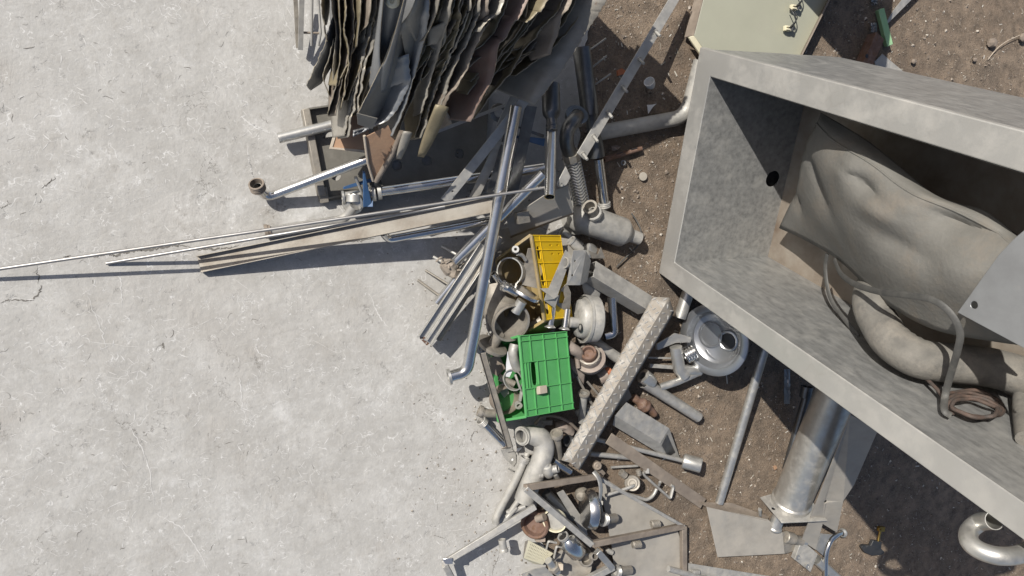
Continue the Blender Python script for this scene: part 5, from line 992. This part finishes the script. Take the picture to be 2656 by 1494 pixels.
thing('frame_panel', 'flat grey panel lying under the steel frame', 'metal panel', [('panel', pnl, MT['plated'], dict(bevel=.001))])
thing('bottom_sheet', 'long pale sheet strip running off the bottom edge right of the frame', 'metal sheet', [('sheet', MB().plate(qs('S4', [(1405, 1285, .02), (2560, 1470, .02), (2500, 1620, .02), (1420, 1600, .02)]), .003), MT['dusty']), ('hinge', MB().tube(qs('S4', [(1450, 1400, .03), (1540, 1400, .03)]), .012, 14), MT['dusty'])])
thing('bottom_tube', 'grey tube crossing the lower right corner of the frame panel', 'tube', [('tube', MB().tube(qs('S4', [(1150, 1355, .04), (1750, 1520, .03)]), .014, 16), MT['dull'])])
def threaded(name, lb, r, a, b, rad, ext, m='beige'):
    A, B = q(r, *a), q(r, *b); d = (B - A).normalized()
    thing(name, lb, 'pipe', [('pipe', MB().tube([A, A + d * ext], rad, 20, .002), MT[m]), ('thread', MB().thread(A - d * .018, d, rad * 1.45, .022, 4, 26, rad * .55), MT['steel']), ('insert', MB().lathe(A - d * .010, d, [(0, rad * .95), (.001, rad * .95), (.001, 0)], 20), MT['dusty'])])
threaded('thread_stub', 'pipe stub with a bright threaded ring above the frame panel', 'S4', (330, 725, .10), (600, 690, .03), .0205, .085)
threaded('thread_stub', 'pipe stub with a threaded ring at the bottom edge on the frame panel', 'S4', (500, 1390, .06), (780, 1360, .03), .0205, .08)
for lb, x, y in (('rusty coil spring on the upper bar of the lower frame side', 930, 785), ('dark coil spring under the lower frame side', 690, 1045)):
    o = q('S4', x, y, .075); d = (q('S4', x + 100, y - 5, .07) - o)
    thing('coil_spring', lb, 'spring', [('coil', MB().tube([o + d * (i / 80) + (UP * math.sin(i * .75) + V((0, 1, 0)) * math.cos(i * .75)) * .016 for i in range(81)], .0026, 6), MT['beige'])])
# clamp disc and strap in the frame
kd = q('S3', 2120, 600, .10); kdx = (q('S3', 2210, 610, .10) - q('S3', 1990, 620, .09)).normalized()
thing('clamp_lid', 'polished round lid with a strap clamp standing on edge in the frame', 'lid', [('lid', MB().lathe(kd, kdx, [(-.03, 0), (-.03, .045), (-.026, .075), (-.012, .085), (.012, .086), (.016, .082), (.020, .05), (.02, 0)], 40), MT['polished']),
      ('strap', MB().tube(spline(qs('S3', [(2170, 110, .12), (2235, 200, .135), (2260, 330, .14), (2250, 470, .13), (2240, 520, .12)]), 6), .012, 12, flat=.35, up=view(1, 0)), MT['steel']), ('buckle', MB().box(q('S3', 2240, 510, .125), R_ * .013, D_ * .009, UP * .008), MT['dusty'], dict(bevel=.002)), ('screw', MB().tube(qs('S3', [(2250, 530, .12), (2275, 640, .10)]), .006, 10), MT['beige'])])
thing('sheet_strip', 'bright flat sheet strip slanting inside the steel frame', 'strip', [('strip', MB().plate(qs('S3', [(1700, 390, .09), (1780, 350, .09), (2060, 760, .05), (2090, 930, .05), (2030, 910, .05), (1840, 620, .07)]), .003), MT['dusty'])])
thing('glossy_can', 'dark bluish tube lying beside the bright strip in the frame', 'tube', [('tube', MB().tube(qs('S3', [(1560, 400, .06), (1880, 700, .04)]), .024, 20), MT['dark'])])
thing('steel_dome', 'small beige steel dome behind the clamp lid', 'dome', [('dome', MB().lathe(q('S3', 2010, 420, .05), view(-.3, .2), [(-.02, .032), (0, .030), (.014, .02), (.018, 0)], 22), MT['beige'])])
# pump casting, ring and basket at the bottom
pc = q('S3', 1420, 790, .07); px_ = view(-.35, .15)
thing('pump_casting', 'round rust brown pump casting under the steel frame', 'casting', [('casting', MB().lathe(pc, px_, [(-.05, 0), (-.05, .05), (-.03, .060), (.01, .062), (.016, .056), (.012, .048), (-.01, .044), (-.012, 0)], 30), MT['rust']), ('shaft', MB().tube([q('S3', 1440, 720, .09), q('S3', 1540, 690, .12)], .016, 16), MT['brown']), ('lug', MB().box(q('S3', 1480, 970, .06), R_ * .02, D_ * .012, UP * .012), MT['pinkish'], dict(bevel=.003))])
thing('seal_ring', 'white lined steel seal ring beside the rust brown casting', 'ring', [('ring', MB().ring(q('S3', 1670, 740, .12), view(-.3, .2), .052, .006, .014, 36), MT['creamedge']), ('disc', MB().lathe(q('S3', 1672, 745, .11), view(-.3, .2), [(0, .044), (.001, .044), (.001, 0)], 30), MT['dusty'])])
bA, bB, bC, bD = q('T5', 985, 615, .11), q('T5', 1480, 875, .09), q('T5', 1265, 1095, .06), q('T5', 895, 965, .08)
def bq(u, v): return bA.lerp(bB, u).lerp(bD.lerp(bC, u), v)
hl_ = []
for i in range(13):
    for j in range(5):
        u, v = .12 + i * .064, .10 + j * .175
        if (j == 4 and i > 8) or (i == 12 and j == 0): continue
        hl_.append([bq(u, v), bq(u + .028, v + .004), bq(u + .032, v + .105), bq(u + .004, v + .10)])
thing('slotted_basket', 'beige slotted plastic basket at the bottom edge on the concrete', 'basket', [('face', MB().plate([bA, bB, bC, bD], .002, hl_), MT['creamedge']), ('side', MB().plate([bA, bD, q('T5', 890, 960, .03), q('T5', 930, 640, .04)], .002), MT['beige']), ('side', MB().plate([bD, bC, q('T5', 1110, 1085, .02), q('T5', 890, 980, .03)], .002), MT['creamedge'])])
thing('basket_handle', 'thin flat wire handle bent above the slotted basket', 'handle', [('wire', MB().tube(fillet(qs('T5', [(1340, 790, .11), (1380, 630, .13), (1545, 665, .13)]), .01), .0055, 10, flat=.6), MT['dusty']), ('wire', MB().tube(fillet(qs('T5', [(1480, 1000, .09), (1540, 730, .12), (1670, 765, .11)]), .01), .0065, 10, flat=.6), MT['dusty'])])
bo, bx_ = q('T5', 1670, 540, .12), (q('T5', 1960, 850, .10) - q('T5', 1670, 540, .12)); bl3 = bx_.length
thing('bulb_fitting', 'polished bulb shaped fitting with a clamp ring at the bottom of the heap', 'fitting', [('body', MB().lathe(bo, bx_, [(0, 0), (0, .018), (.02, .02), (.035, .036), (.06, .042), (bl3, .040), (bl3 + .01, .032), (bl3 + .01, 0)], 30), MT['polished']), ('clamp_ring', MB().ring(bo + bx_.normalized() * .002, bx_, .025, .006, .012), MT['dull'])])
rgc = q('T5', 2130, 1000, .075)
thing('open_socket', 'open beige pipe socket ring at the bottom edge of the heap', 'fitting', [('socket', MB().lathe(rgc, view(.1, .1), [(-.06, .033), (0, .033), (.004, .030), (.004, .0225), (-.06, .0225)], 32, True), MT['beige']), ('thread', MB().thread(q('T5', 2240, 930, .09), view(.4, -.3), .017, .025, 4), MT['beige']), ('bore', MB().lathe(rgc - view(.1, .1) * .05, view(.1, .1), [(0, .0225), (.001, .0225), (.001, 0)], 24), MT['black'])])
thing('round_cover', 'dusty round cover plate under the fittings at the bottom edge', 'cover', [('cover', MB().lathe(q('T5', 1850, 1110, .02), view(0, .1), [(-.01, 0), (-.01, .085), (0, .088), (.004, .086), (.006, .06), (.006, 0)], 40), MT['beige'])])
n0, n1 = q('T5', 1380, 1010, .12), q('T5', 1560, 1240, .10)
thing('nut_tube', 'short bright tube with a hexagon nut at the bottom edge', 'tube', [('tube', MB().tube([n0, n1], .0165, 20), MT['steel']), ('nut', MB().lathe(n0.lerp(n1, .62), n1 - n0, [(-.012, .016), (-.012, .026), (.012, .026), (.012, .016)], 6), MT['beige'], dict(bevel=.001)), ('wing', MB().box(q('T5', 1610, 1130, .115), R_ * .010, D_ * .014, UP * .01), MT['plyedge'], dict(bevel=.002))])
s0, s1_ = q('T5', 470, 600, .10), q('T5', 505, 830, .105)
thing('grey_stub', 'short grey pipe stub with a flared mouth over the leg frame shadow', 'pipe', [('pipe', MB().tube([s0, s1_], .0155, 20, .002), MT['dusty']), ('mouth', MB().lathe(s1_, s1_ - s0, [(-.012, .0165), (-.006, .0195), (.002, .0195), (.002, .014), (-.012, .013)], 24, True), MT['dusty'])])
thing('flat_scraps', 'bent steel plate with a spring clip at the bottom edge of the picture', 'metal plate', [('plate', MB().plate(qs('T5', [(870, 1270, .02), (1110, 1180, .04), (1320, 1140, .05), (1500, 1330, .03), (1450, 1500, .02), (900, 1480, .01)]), .003), MT['dusty']), ('clip', MB().tube(qs('T5', [(960, 1290, .04), (1000, 1340, .04)]), .008, 12), MT['steel'])])
# valve with T handle and square loop
vh = q('S4', 690, 262, .06)
thing('handle_valve', 'round beige valve head with a T handle on the frame panel edge', 'valve', [('head', MB().lathe(vh, view(-.1, -.1), [(-.03, .03), (-.005, .036), (.004, .036), (.008, .033), (.006, .026), (.010, .022), (.010, .014), (.006, .012), (.006, 0)], 34), MT['beige']), ('thread', MB().thread(q('S4', 600, 170, .05), q('S4', 520, 100, .05) - q('S4', 600, 170, .05), .0165, .030, 4), MT['beige']), ('spigot', MB().thread(q('S4', 780, 160, .05), q('S4', 760, 80, .05) - q('S4', 780, 160, .05), .012, .025, 3), MT['beige']),
      ('handle', MB().tube(spline(qs('S4', [(345, 420, .06), (560, 350, .07), (690, 300, .075), (720, 280, .06)]), 6), .0075, 12), MT['dull']), ('rod', MB().tube(fillet(qs('S4', [(450, 335, .045), (580, 385, .045), (880, 480, .045), (960, 420, .045), (1000, 335, .045)]), .02), .008, 12), MT['dull'])])
thing('loop_handle', 'bent steel bar forming an open square loop beside the long flat bar', 'handle', [('bar', MB().tube(fillet(qs('S4', [(820, 130, .035), (850, 170, .035), (1175, 460, .035), (1215, 300, .035), (1180, 285, .035)]), .012), .0095, 12, flat=.7), MT['dull']), ('peg', MB().tube(qs('S4', [(1030, 290, .035), (1045, 245, .05)]), .0065, 10), MT['dull']), ('lug', MB().box(q('S4', 870, 100, .035), R_ * .009, D_ * .012, UP * .01), MT['dull'], dict(bevel=.002))])
thing('peg', 'small round peg lying on the frame panel near the lower frame side', 'peg', [('peg', MB().tube(qs('S4', [(370, 1120, .03), (430, 1150, .03)]), .012, 14), MT['dusty'])])

for lb, r, pts, m in (('brown bracket plate added deep inside the green crate to darken it', 'T6', [(330, 760, .08), (560, 700, .09), (690, 980, .08), (520, 1160, .07), (380, 1080, .07)], 'brown'), ('grey bent plate added at the lower end inside the green crate to darken it', 'S1', [(1080, 180, .07), (1290, 60, .09), (1330, 240, .08), (1150, 420, .06)], 'dull'), ('dark plate added along the left wall inside the green crate to darken it', 'T6', [(230, 900, .06), (330, 860, .07), (470, 1380, .06), (330, 1420, .05)], 'dark')):  # plates added so the open inside of the crate looks darker
    thing('crate_shade_plate', lb, 'metal plate', [('plate', MB().plate(qs(r, pts), .004), MT[m])])
thing('scrap_pipe', 'short dusty pipe added inside the green crate under the strap clamp', 'pipe', [('pipe', MB().tube(qs('T6', [(560, 1180, .09), (880, 1330, .10)]), .014, 16, .002), MT['beige'])])  # put in with the plates above to darken the crate

# ================================================================== pile of torn sheets, top middle
def hpile(x, y):
    k = min(1, max(0, (x - 940) / 240)); k2 = min(1, max(0, (x - 1300) / 230))
    k3 = min(1, max(0, (x - 1180) / 200))
    return .34 - .13 * k3 + min(430 - y, 490) / 430 * (.26 + .22 * k - .10 * k2)
def torn(name, lb, r, path, m, depth=.28, lean=.0, off=0.0, amp=.005, wl=.022, th=.0028, ext=True, curl=0.0, group='torn sheets in the pile', extra=None, seed=0):
    """sheet that hangs from a torn edge: path = photo points of the edge from its upper end to its tip"""
    px = []
    for p in path:
        ox, oy, s = REG[r]; px.append((ox + p[0] / s, oy + p[1] / s))
    if ext:
        (x0, y0), (x1, y1) = px[0], px[1]; k = (y0 + 260) / max(30, abs(y1 - y0)); px = [(x0 + (x0 - x1) * k * .55, -260)] + px
    lean = -lean
    E = spline([q('S', x, y, hpile(x, y) + off) for x, y in px], 10)
    # resample
    L = [0]
    for i in range(1, len(E)): L.append(L[-1] + (E[i] - E[i - 1]).length)
    n = max(12, int(L[-1] / .008)); pts = []; j = 0
    for i in range(n + 1):
        t = L[-1] * i / n
        while j < len(E) - 2 and L[j + 1] < t: j += 1
        f = (t - L[j]) / max(1e-6, L[j + 1] - L[j]); pts.append(E[j].lerp(E[j + 1], f))
    rows = []; nv = 7; jr = random.Random(seed + 100)
    sd = seed * 3.7 + len(lb)
    for i, p in enumerate(pts):
        t = (pts[min(i + 1, n)] - pts[max(i - 1, 0)]); t.z = 0; t = t.normalized(); s = V((-t.y, t.x, 0))     # s: to the left seen along the sheet towards its tip is +
        ln = lean + .12 * noise.noise(V((i * .05, sd, 0)))
        d = (V((0, 0, -1)) + s * ln).normalized(); nm = t.cross(d)
        row = []; endf = 1 - max(0, (i / n - .8) / .2) * .55
        wv = amp * .6 * (abs(math.sin(math.pi * i * .008 / wl + .6 * math.sin(i * .21 + sd))) - .5) + amp * .6 * noise.noise(V((i * .13, sd, 1)))
        sv = amp * .8 * noise.noise(V((i * .22, sd, 5))) + jr.uniform(-.5, .5) * amp * .35; wv += jr.uniform(-1, 1) * amp * .3
        for k in range(nv):
            v = k / (nv - 1); row.append(p + d * (depth * endf * v) + nm * (curl * math.sin(math.pi * v) + .008 * noise.noise(V((i * .03, v * 1.5, sd))) * v + sv * (1 - v) ** 2) + (d * -wv) * (1 - v) ** 3)
        rows.append(row)
    thing(name, lb, 'metal sheet', [('sheet', MB().grid(rows), MT[m], dict(solid=th, smooth=28, edge=MT['cutedge']))] + (extra or []), group)
# left to right
SH = [
 ('R1', [(905, 170), (800, 500), (620, 892)], 'sheetblue', dict(lean=-.45, off=-.10, depth=.12, amp=.007, ext=False), 'pale torn flap sticking out furthest to the left'),
 ('R1', [(790, 0), (800, 190), (840, 395)], 'olive', dict(off=.0, amp=.010, depth=.22, lean=-.2), 'olive torn sheet first from the left behind the thin rack'),
 ('R1', [(905, 400), (850, 620), (800, 800), (855, 990)], 'sheet', dict(off=-.08, amp=.006, ext=False, depth=.15, lean=-.2), 'wavy grey sheet right of the pale flap'),
 ('R1', [(880, 0), (930, 330), (900, 700), (905, 920)], 'sheetblue', dict(off=-.05, depth=.2, curl=.02, lean=-.15), 'smooth pale sheet second behind the thin rack'),
 ('R1', [(960, 0), (985, 400), (950, 800), (915, 960), (845, 1170)], 'olive', dict(off=-.01, amp=.004, depth=.2, lean=-.15), 'olive sheet whose rolled tip ends above the tray'),
 ('R1', [(1040, 0), (1030, 300), (1070, 560), (1040, 850), (985, 1120)], 'olive', dict(off=.01, amp=.008, depth=.2, lean=-.1), 'olive brown sheet with a ragged edge in the left half of the pile'),
 ('R1', [(1110, 0), (1120, 300), (1075, 700), (1020, 1000)], 'brown', dict(off=-.01, amp=.006), 'brown sheet between the two olive sheets and the grey ones'),
 ('R1', [(1190, 0), (1180, 200), (1150, 480)], 'olive', dict(off=.03, amp=.003, depth=.2), 'short brown sheet with a blunt tip near the top edge'),
 ('R1', [(1250, 200), (1230, 450), (1180, 750), (1110, 1000), (1020, 1420)], 'sheet', dict(off=-.02, amp=.007, lean=.15), 'grey sheet ending over the plywood'),
 ('R1', [(1300, 0), (1270, 220), (1240, 280)], 'brown', dict(off=.05, amp=.003, depth=.2), 'pointed brown sheet tip near the top edge'),
 ('R1', [(1370, 0), (1290, 330), (1200, 700), (1150, 950), (1065, 1430)], 'sheet', dict(off=.0, amp=.009, wl=.03, lean=.12), 'grey sheet with a row of scallops along its edge'),
 ('R1', [(1410, 0), (1380, 180), (1330, 480), (1240, 700), (1160, 1160)], 'sheet', dict(off=.01, amp=.010, wl=.035, lean=.1), 'second scalloped grey sheet left of the rolled sheet'),
 ('R1', [(1760, 0), (1640, 220), (1550, 320), (1420, 660), (1270, 960), (1155, 1185)], 'sheet', dict(off=.10, amp=.002, lean=-.7, depth=.24), 'broad grey brown sheet with a clean pale edge in the middle'),
 ('R1', [(1690, 560), (1700, 760), (1715, 860), (1640, 1000), (1580, 1130), (1480, 1250), (1300, 1335)], 'sheetblue', dict(off=.05, amp=.006, lean=.65, depth=.20, ext=False), 'bluish curved sheet with a torn right edge'),
 ('R1', [(1905, 0), (1890, 250), (1830, 520), (1735, 850), (1640, 1150), (1520, 1420)], 'sheetblue', dict(off=.05, amp=.004, lean=.25), 'long sheet with a bright broad edge right of the bluish one'),
 ('R1', [(1935, 520), (1880, 650), (1760, 950), (1640, 1230), (1560, 1425)], 'brown', dict(off=.0, amp=.004, ext=False, lean=.3, curl=.03), 'brown rolled sheet edge in the middle of the pile'),
 ('R1', [(2080, 60), (2060, 300), (2000, 560), (1930, 720), (1880, 960), (1760, 1440)], 'olive', dict(off=.0, amp=.008), 'olive streaked sheet reaching down to the shadow'),
 ('R1', [(2150, 0), (2080, 300), (1960, 700), (1830, 1180)], 'sheet', dict(off=.03, amp=.006), 'grey sheet just right of the olive streaked one'),
 ('R1', [(2230, 0), (2200, 330), (2060, 720), (1950, 1000), (1870, 1220)], 'olive', dict(off=.01, amp=.012, wl=.04), 'wide waved olive sheet in the right half of the pile'),
 ('R2', [(330, 0), (310, 130), (200, 420), (100, 620), (-30, 900), (-130, 1250), (-190, 1440)], 'sheet', dict(off=.015, amp=.007), 'grey sheet left of the olive fold in the right half'),
 ('R2', [(430, 0), (400, 170), (280, 470), (130, 760), (60, 1000), (-60, 1280)], 'sheet', dict(off=.03, amp=.008), 'dark grey sheet in the right half of the pile'),
 ('R2', [(520, 0), (500, 180), (380, 480), (300, 700), (190, 900), (90, 1030), (-20, 1300)], 'brown', dict(off=.045, amp=.006, lean=.2), 'long sheet with a pale wavy edge left of the reddish one'),
 ('R2', [(660, 40), (600, 150), (490, 240), (420, 330)], 'sheet', dict(off=.06, amp=.006, lean=.3, depth=.2), 'short dark sheet at the top left of the reddish one'),
 ('R2', [(890, 80), (780, 220), (690, 400), (620, 470), (560, 800), (440, 1030), (322, 1272)], 'reddish', dict(off=.06, amp=.003, lean=.45, depth=.24), 'broad reddish sheet ending in a sharp point'),
 ('R2', [(915, 60), (890, 210), (800, 360), (640, 560), (560, 750), (480, 1000)], 'olive', dict(off=.04, amp=.004), 'olive sheet right of the reddish point'),
 ('R2', [(1130, 0), (1020, 130), (960, 200), (910, 240)], 'olive', dict(off=.09, amp=.004, depth=.12, lean=.5), 'curled olive lip near the top right of the pile'),
 ('R2', [(1290, 0), (1120, 230), (980, 410), (880, 520), (740, 760), (600, 920), (480, 1080), (365, 1240)], 'olive', dict(off=.03, amp=.007), 'long olive sheet with a bright crumpled edge on the right'),
 ('R2', [(1390, 0), (1280, 160), (1240, 330), (1170, 520), (1160, 570)], 'brown', dict(off=.07, amp=.005, lean=.4, depth=.2), 'brown sheet lying against the big dark right sheet'),
 ('R2', [(2250, -620), (1980, -300), (1750, 0), (1640, 170), (1570, 270), (1500, 380), (1400, 560), (1260, 760), (1120, 930), (985, 1095)], 'sheet', dict(off=.05, amp=.006, lean=.9, depth=.42, ext=False), 'big dark grey sheet at the right end of the pile'),
 ('R1', [(2010, 0), (1960, 180), (1900, 330), (1850, 420)], 'sheet', dict(off=.06, amp=.003, depth=.2), 'thin dark sheet tip above the grey leaf in the middle'),
 ('R1', [(2080, 215), (2075, 430), (2010, 520)], 'sheet', dict(off=.02, amp=.002, lean=.5, depth=.08, ext=False), 'small grey leaf of sheet in the middle of the pile'),
 ('R2', [(-20, 1000), (60, 1130), (130, 1290)], 'brown', dict(off=-.06, amp=.005, lean=.3, depth=.15, ext=False), 'small brown torn tip below the grey sheets on the right'),
]
for i, (r, path, m, kw, lb) in enumerate(SH): torn('torn_sheet', lb, r, path, m, seed=i, **kw)
# fillers between them that keep the stack dense
rs = random.Random(11)
ORD = 'first second third fourth fifth sixth seventh eighth ninth tenth eleventh twelfth thirteenth fourteenth fifteenth sixteenth seventeenth eighteenth nineteenth twentieth'.split()
ORD += ['twenty ' + x for x in ORD[:9]] + ['thirtieth']
for i in range(30):
    f = (i + .5) / 30; xt = 930 + 600 * f + rs.uniform(-8, 8); xb = 860 + 480 * f + rs.uniform(-10, 10); yb = 250 + rs.uniform(-60, 60) - 70 * f
    torn('torn_sheet', ORD[i] + ' from the left of the dark sheets wedged low in the pile', 'S', [(xt, 0), (xt * .6 + xb * .4 + rs.uniform(-6, 6), 110), (xb, yb)], rs.choice(('olive', 'brown', 'sheet', 'olive')), depth=.13, lean=rs.uniform(.1, .45), off=-.008 - .018 * rs.random(), amp=.004 + .004 * rs.random(), group='dark sheets wedged low in the pile', seed=50 + i)
# rolled sheet with a dark hollow
ro, re_ = q('R1', 1590, -330, .90), q('R1', 1370, 900, .50); rxx = (re_ - ro).normalized(); rows = []
vq = (CAM - re_).normalized(); vq = (vq - rxx * vq.dot(rxx)).normalized(); vs_ = rxx.cross(vq)
for i in range(28):
    f = i / 27; c = ro.lerp(re_, f); row = []; gap = math.radians(58) * math.sqrt(max(0, 1 - f / .72)) + .02
    for j in range(25):
        a = gap + (2 * math.pi - 2 * gap) * j / 24; rr = .036 * (1 - .25 * f); row.append(c + (vq * math.cos(a) + vs_ * math.sin(a)) * rr)
    rows.append(row)
thing('rolled_sheet', 'sheet rolled into a tube with a dark open slit near the middle of the pile', 'metal sheet', [('sheet', MB().grid(rows), MT['sheetblue'], dict(solid=.003, smooth=60, edge=MT['cutedge']))])
tu = MB().tube(qs('R1', [(1500, -60, .60), (1520, 30, .58)]), .028, 18)
thing('round_lug', 'round pale lug at the top edge above the rolled sheet', 'lug', [('lug', MB().lathe(q('R1', 1520, 10, .80), view(0, .4), [(-.02, 0), (-.02, .020), (0, .020), (.006, .014), (.006, .007), (0, .006), (0, 0)], 22), MT['creamedge'])])
# folded grey tip
ft = MB().plate(qs('R1', [(1150, 1185, .60), (1365, 1240, .57), (1310, 1350, .53), (1160, 1300, .55)]), .003)
thing('folded_tip', 'folded dark grey tip below the broad sheet over the plywood', 'metal sheet', [('fold', ft, MT['sheet']), ('crumpled_foil', MB().grid([[q('R1', 1110 + 210 * i / 9 + 8 * noise.noise(V((i, j, 2))), 1430 - 100 * i / 9 - 70 * j / 4 * (1 - i / 14), .50 + .02 * noise.noise(V((i * .8, j * .9, 7)))) for j in range(5)] for i in range(10)]), MT['sheetblue'], dict(smooth=10, solid=.001))])
# plywood under the tips and the brown folded board
pw = MB().plate(qs('R3', [(1065, 150, .20), (1400, 120, .24), (1320, 530, .20), (955, 500, .17)]), V((0, 0, -.016)))
pe = MB().plate([p + V((0, 0, .002)) for p in qs('R3', [(1052, 140, .201), (1072, 165, .201), (975, 490, .174), (1320, 520, .202), (1320, 548, .20), (945, 505, .172)])], V((0, 0, -.012)))
thing('plywood_board', 'orange brown plywood board under the left tips of the pile', 'board', [('board', pw, MT['ply'], dict(bevel=.002)), ('edge_band', pe, MT['plyedge'])])
fbm = MB().plate(qs('R3', [(1315, 380, .42), (1560, 260, .46), (1640, 440, .42), (1540, 640, .36), (1430, 840, .30), (1402, 840, .30), (1345, 640, .36)]), V((0, 0, -.01)))
fbe = MB().tube(qs('R3', [(1308, 370, .425), (1345, 650, .362), (1402, 842, .303)]), .005, 8)
thing('pointed_board', 'brown stained pointed board hanging from the pile over the blue levers', 'board', [('board', fbm, MT['ply'], dict(bevel=.002)), ('pale_edge', fbe, MT['plyedge']), ('dark_edge', MB().tube(qs('R3', [(1700, 330, .46), (1600, 560, .39), (1430, 845, .303)]), .010, 10), MT['brown'])])
for lb, pts, m in (('olive brown bar with a rounded tip at the lower right of the pile', [(2120, 60, .58), (2040, 250, .52), (1895, 590, .42)], 'olive'), ('thin brown strip end right of the pointed board', [(1760, 330, .48), (1700, 460, .44), (1665, 610, .40)], 'sheet')):
    P3 = qs('R3', pts); w0 = .045 if m == 'olive' else .03
    s_ = (P3[-1] - P3[0]).cross(UP).normalized()
    rows = [[p + s_ * (w0 * (1 - .55 * (i / 10) ** 3) * (j / 4 - .5)) + UP * (.008 * math.cos((j / 4 - .5) * 3)) for j in range(5)] for i, p in enumerate([P3[0].lerp(P3[2], k / 10) for k in range(11)])]
    thing('sheet_strip', lb, 'strip', [('strip', MB().grid(rows), MT[m], dict(solid=.004, smooth=60))])
thing('tray_rail', 'thin steel rail crossing the dark tray below the pile', 'rail', [('rail', MB().bar(q('R3', 2050, 335, .07), q('R4', 870, -20, .16), .012, .012), MT['dull'])])
thing('shaded_coupling', 'steel coupling in deep shade under the right tips of the pile', 'coupling', [('coupling', MB().lathe(q('R4', 620, 130, .10), view(0, .3), [(-.03, .02), (-.03, .033), (-.01, .036), (0, .036), (.004, .028), (.004, .018), (-.02, .018)], 24, True), MT['dark'])])
# thin rack at the left of the pile
rk = [('flat_leg', MB().bar(q('T1', 350, -200, .14), q('T1', 315, 1040, .06), .017, .010), 'dull'), ('side_leg', MB().bar(q('T1', 200, -260, .10), q('T1', 265, 1000, .05), .014, .010), 'beige'),
      ('rod', MB().tube(qs('T1', [(565, -200, .13), (545, 955, .06)]), .0045, 10), 'dull'), ('rod', MB().tube(qs('T1', [(680, -200, .13), (735, 660, .08), (735, 720, .08), (695, 945, .05)]), .0045, 10), 'dull'), ('crossbar', MB().tube(qs('T1', [(370, 680, .075), (760, 695, .075)]), .0042, 10), 'brown')]
thing('thin_rack', 'thin steel rack of flat legs and rods at the left end of the pile', 'rack', [(a, b, MT[c]) for a, b, c in rk])
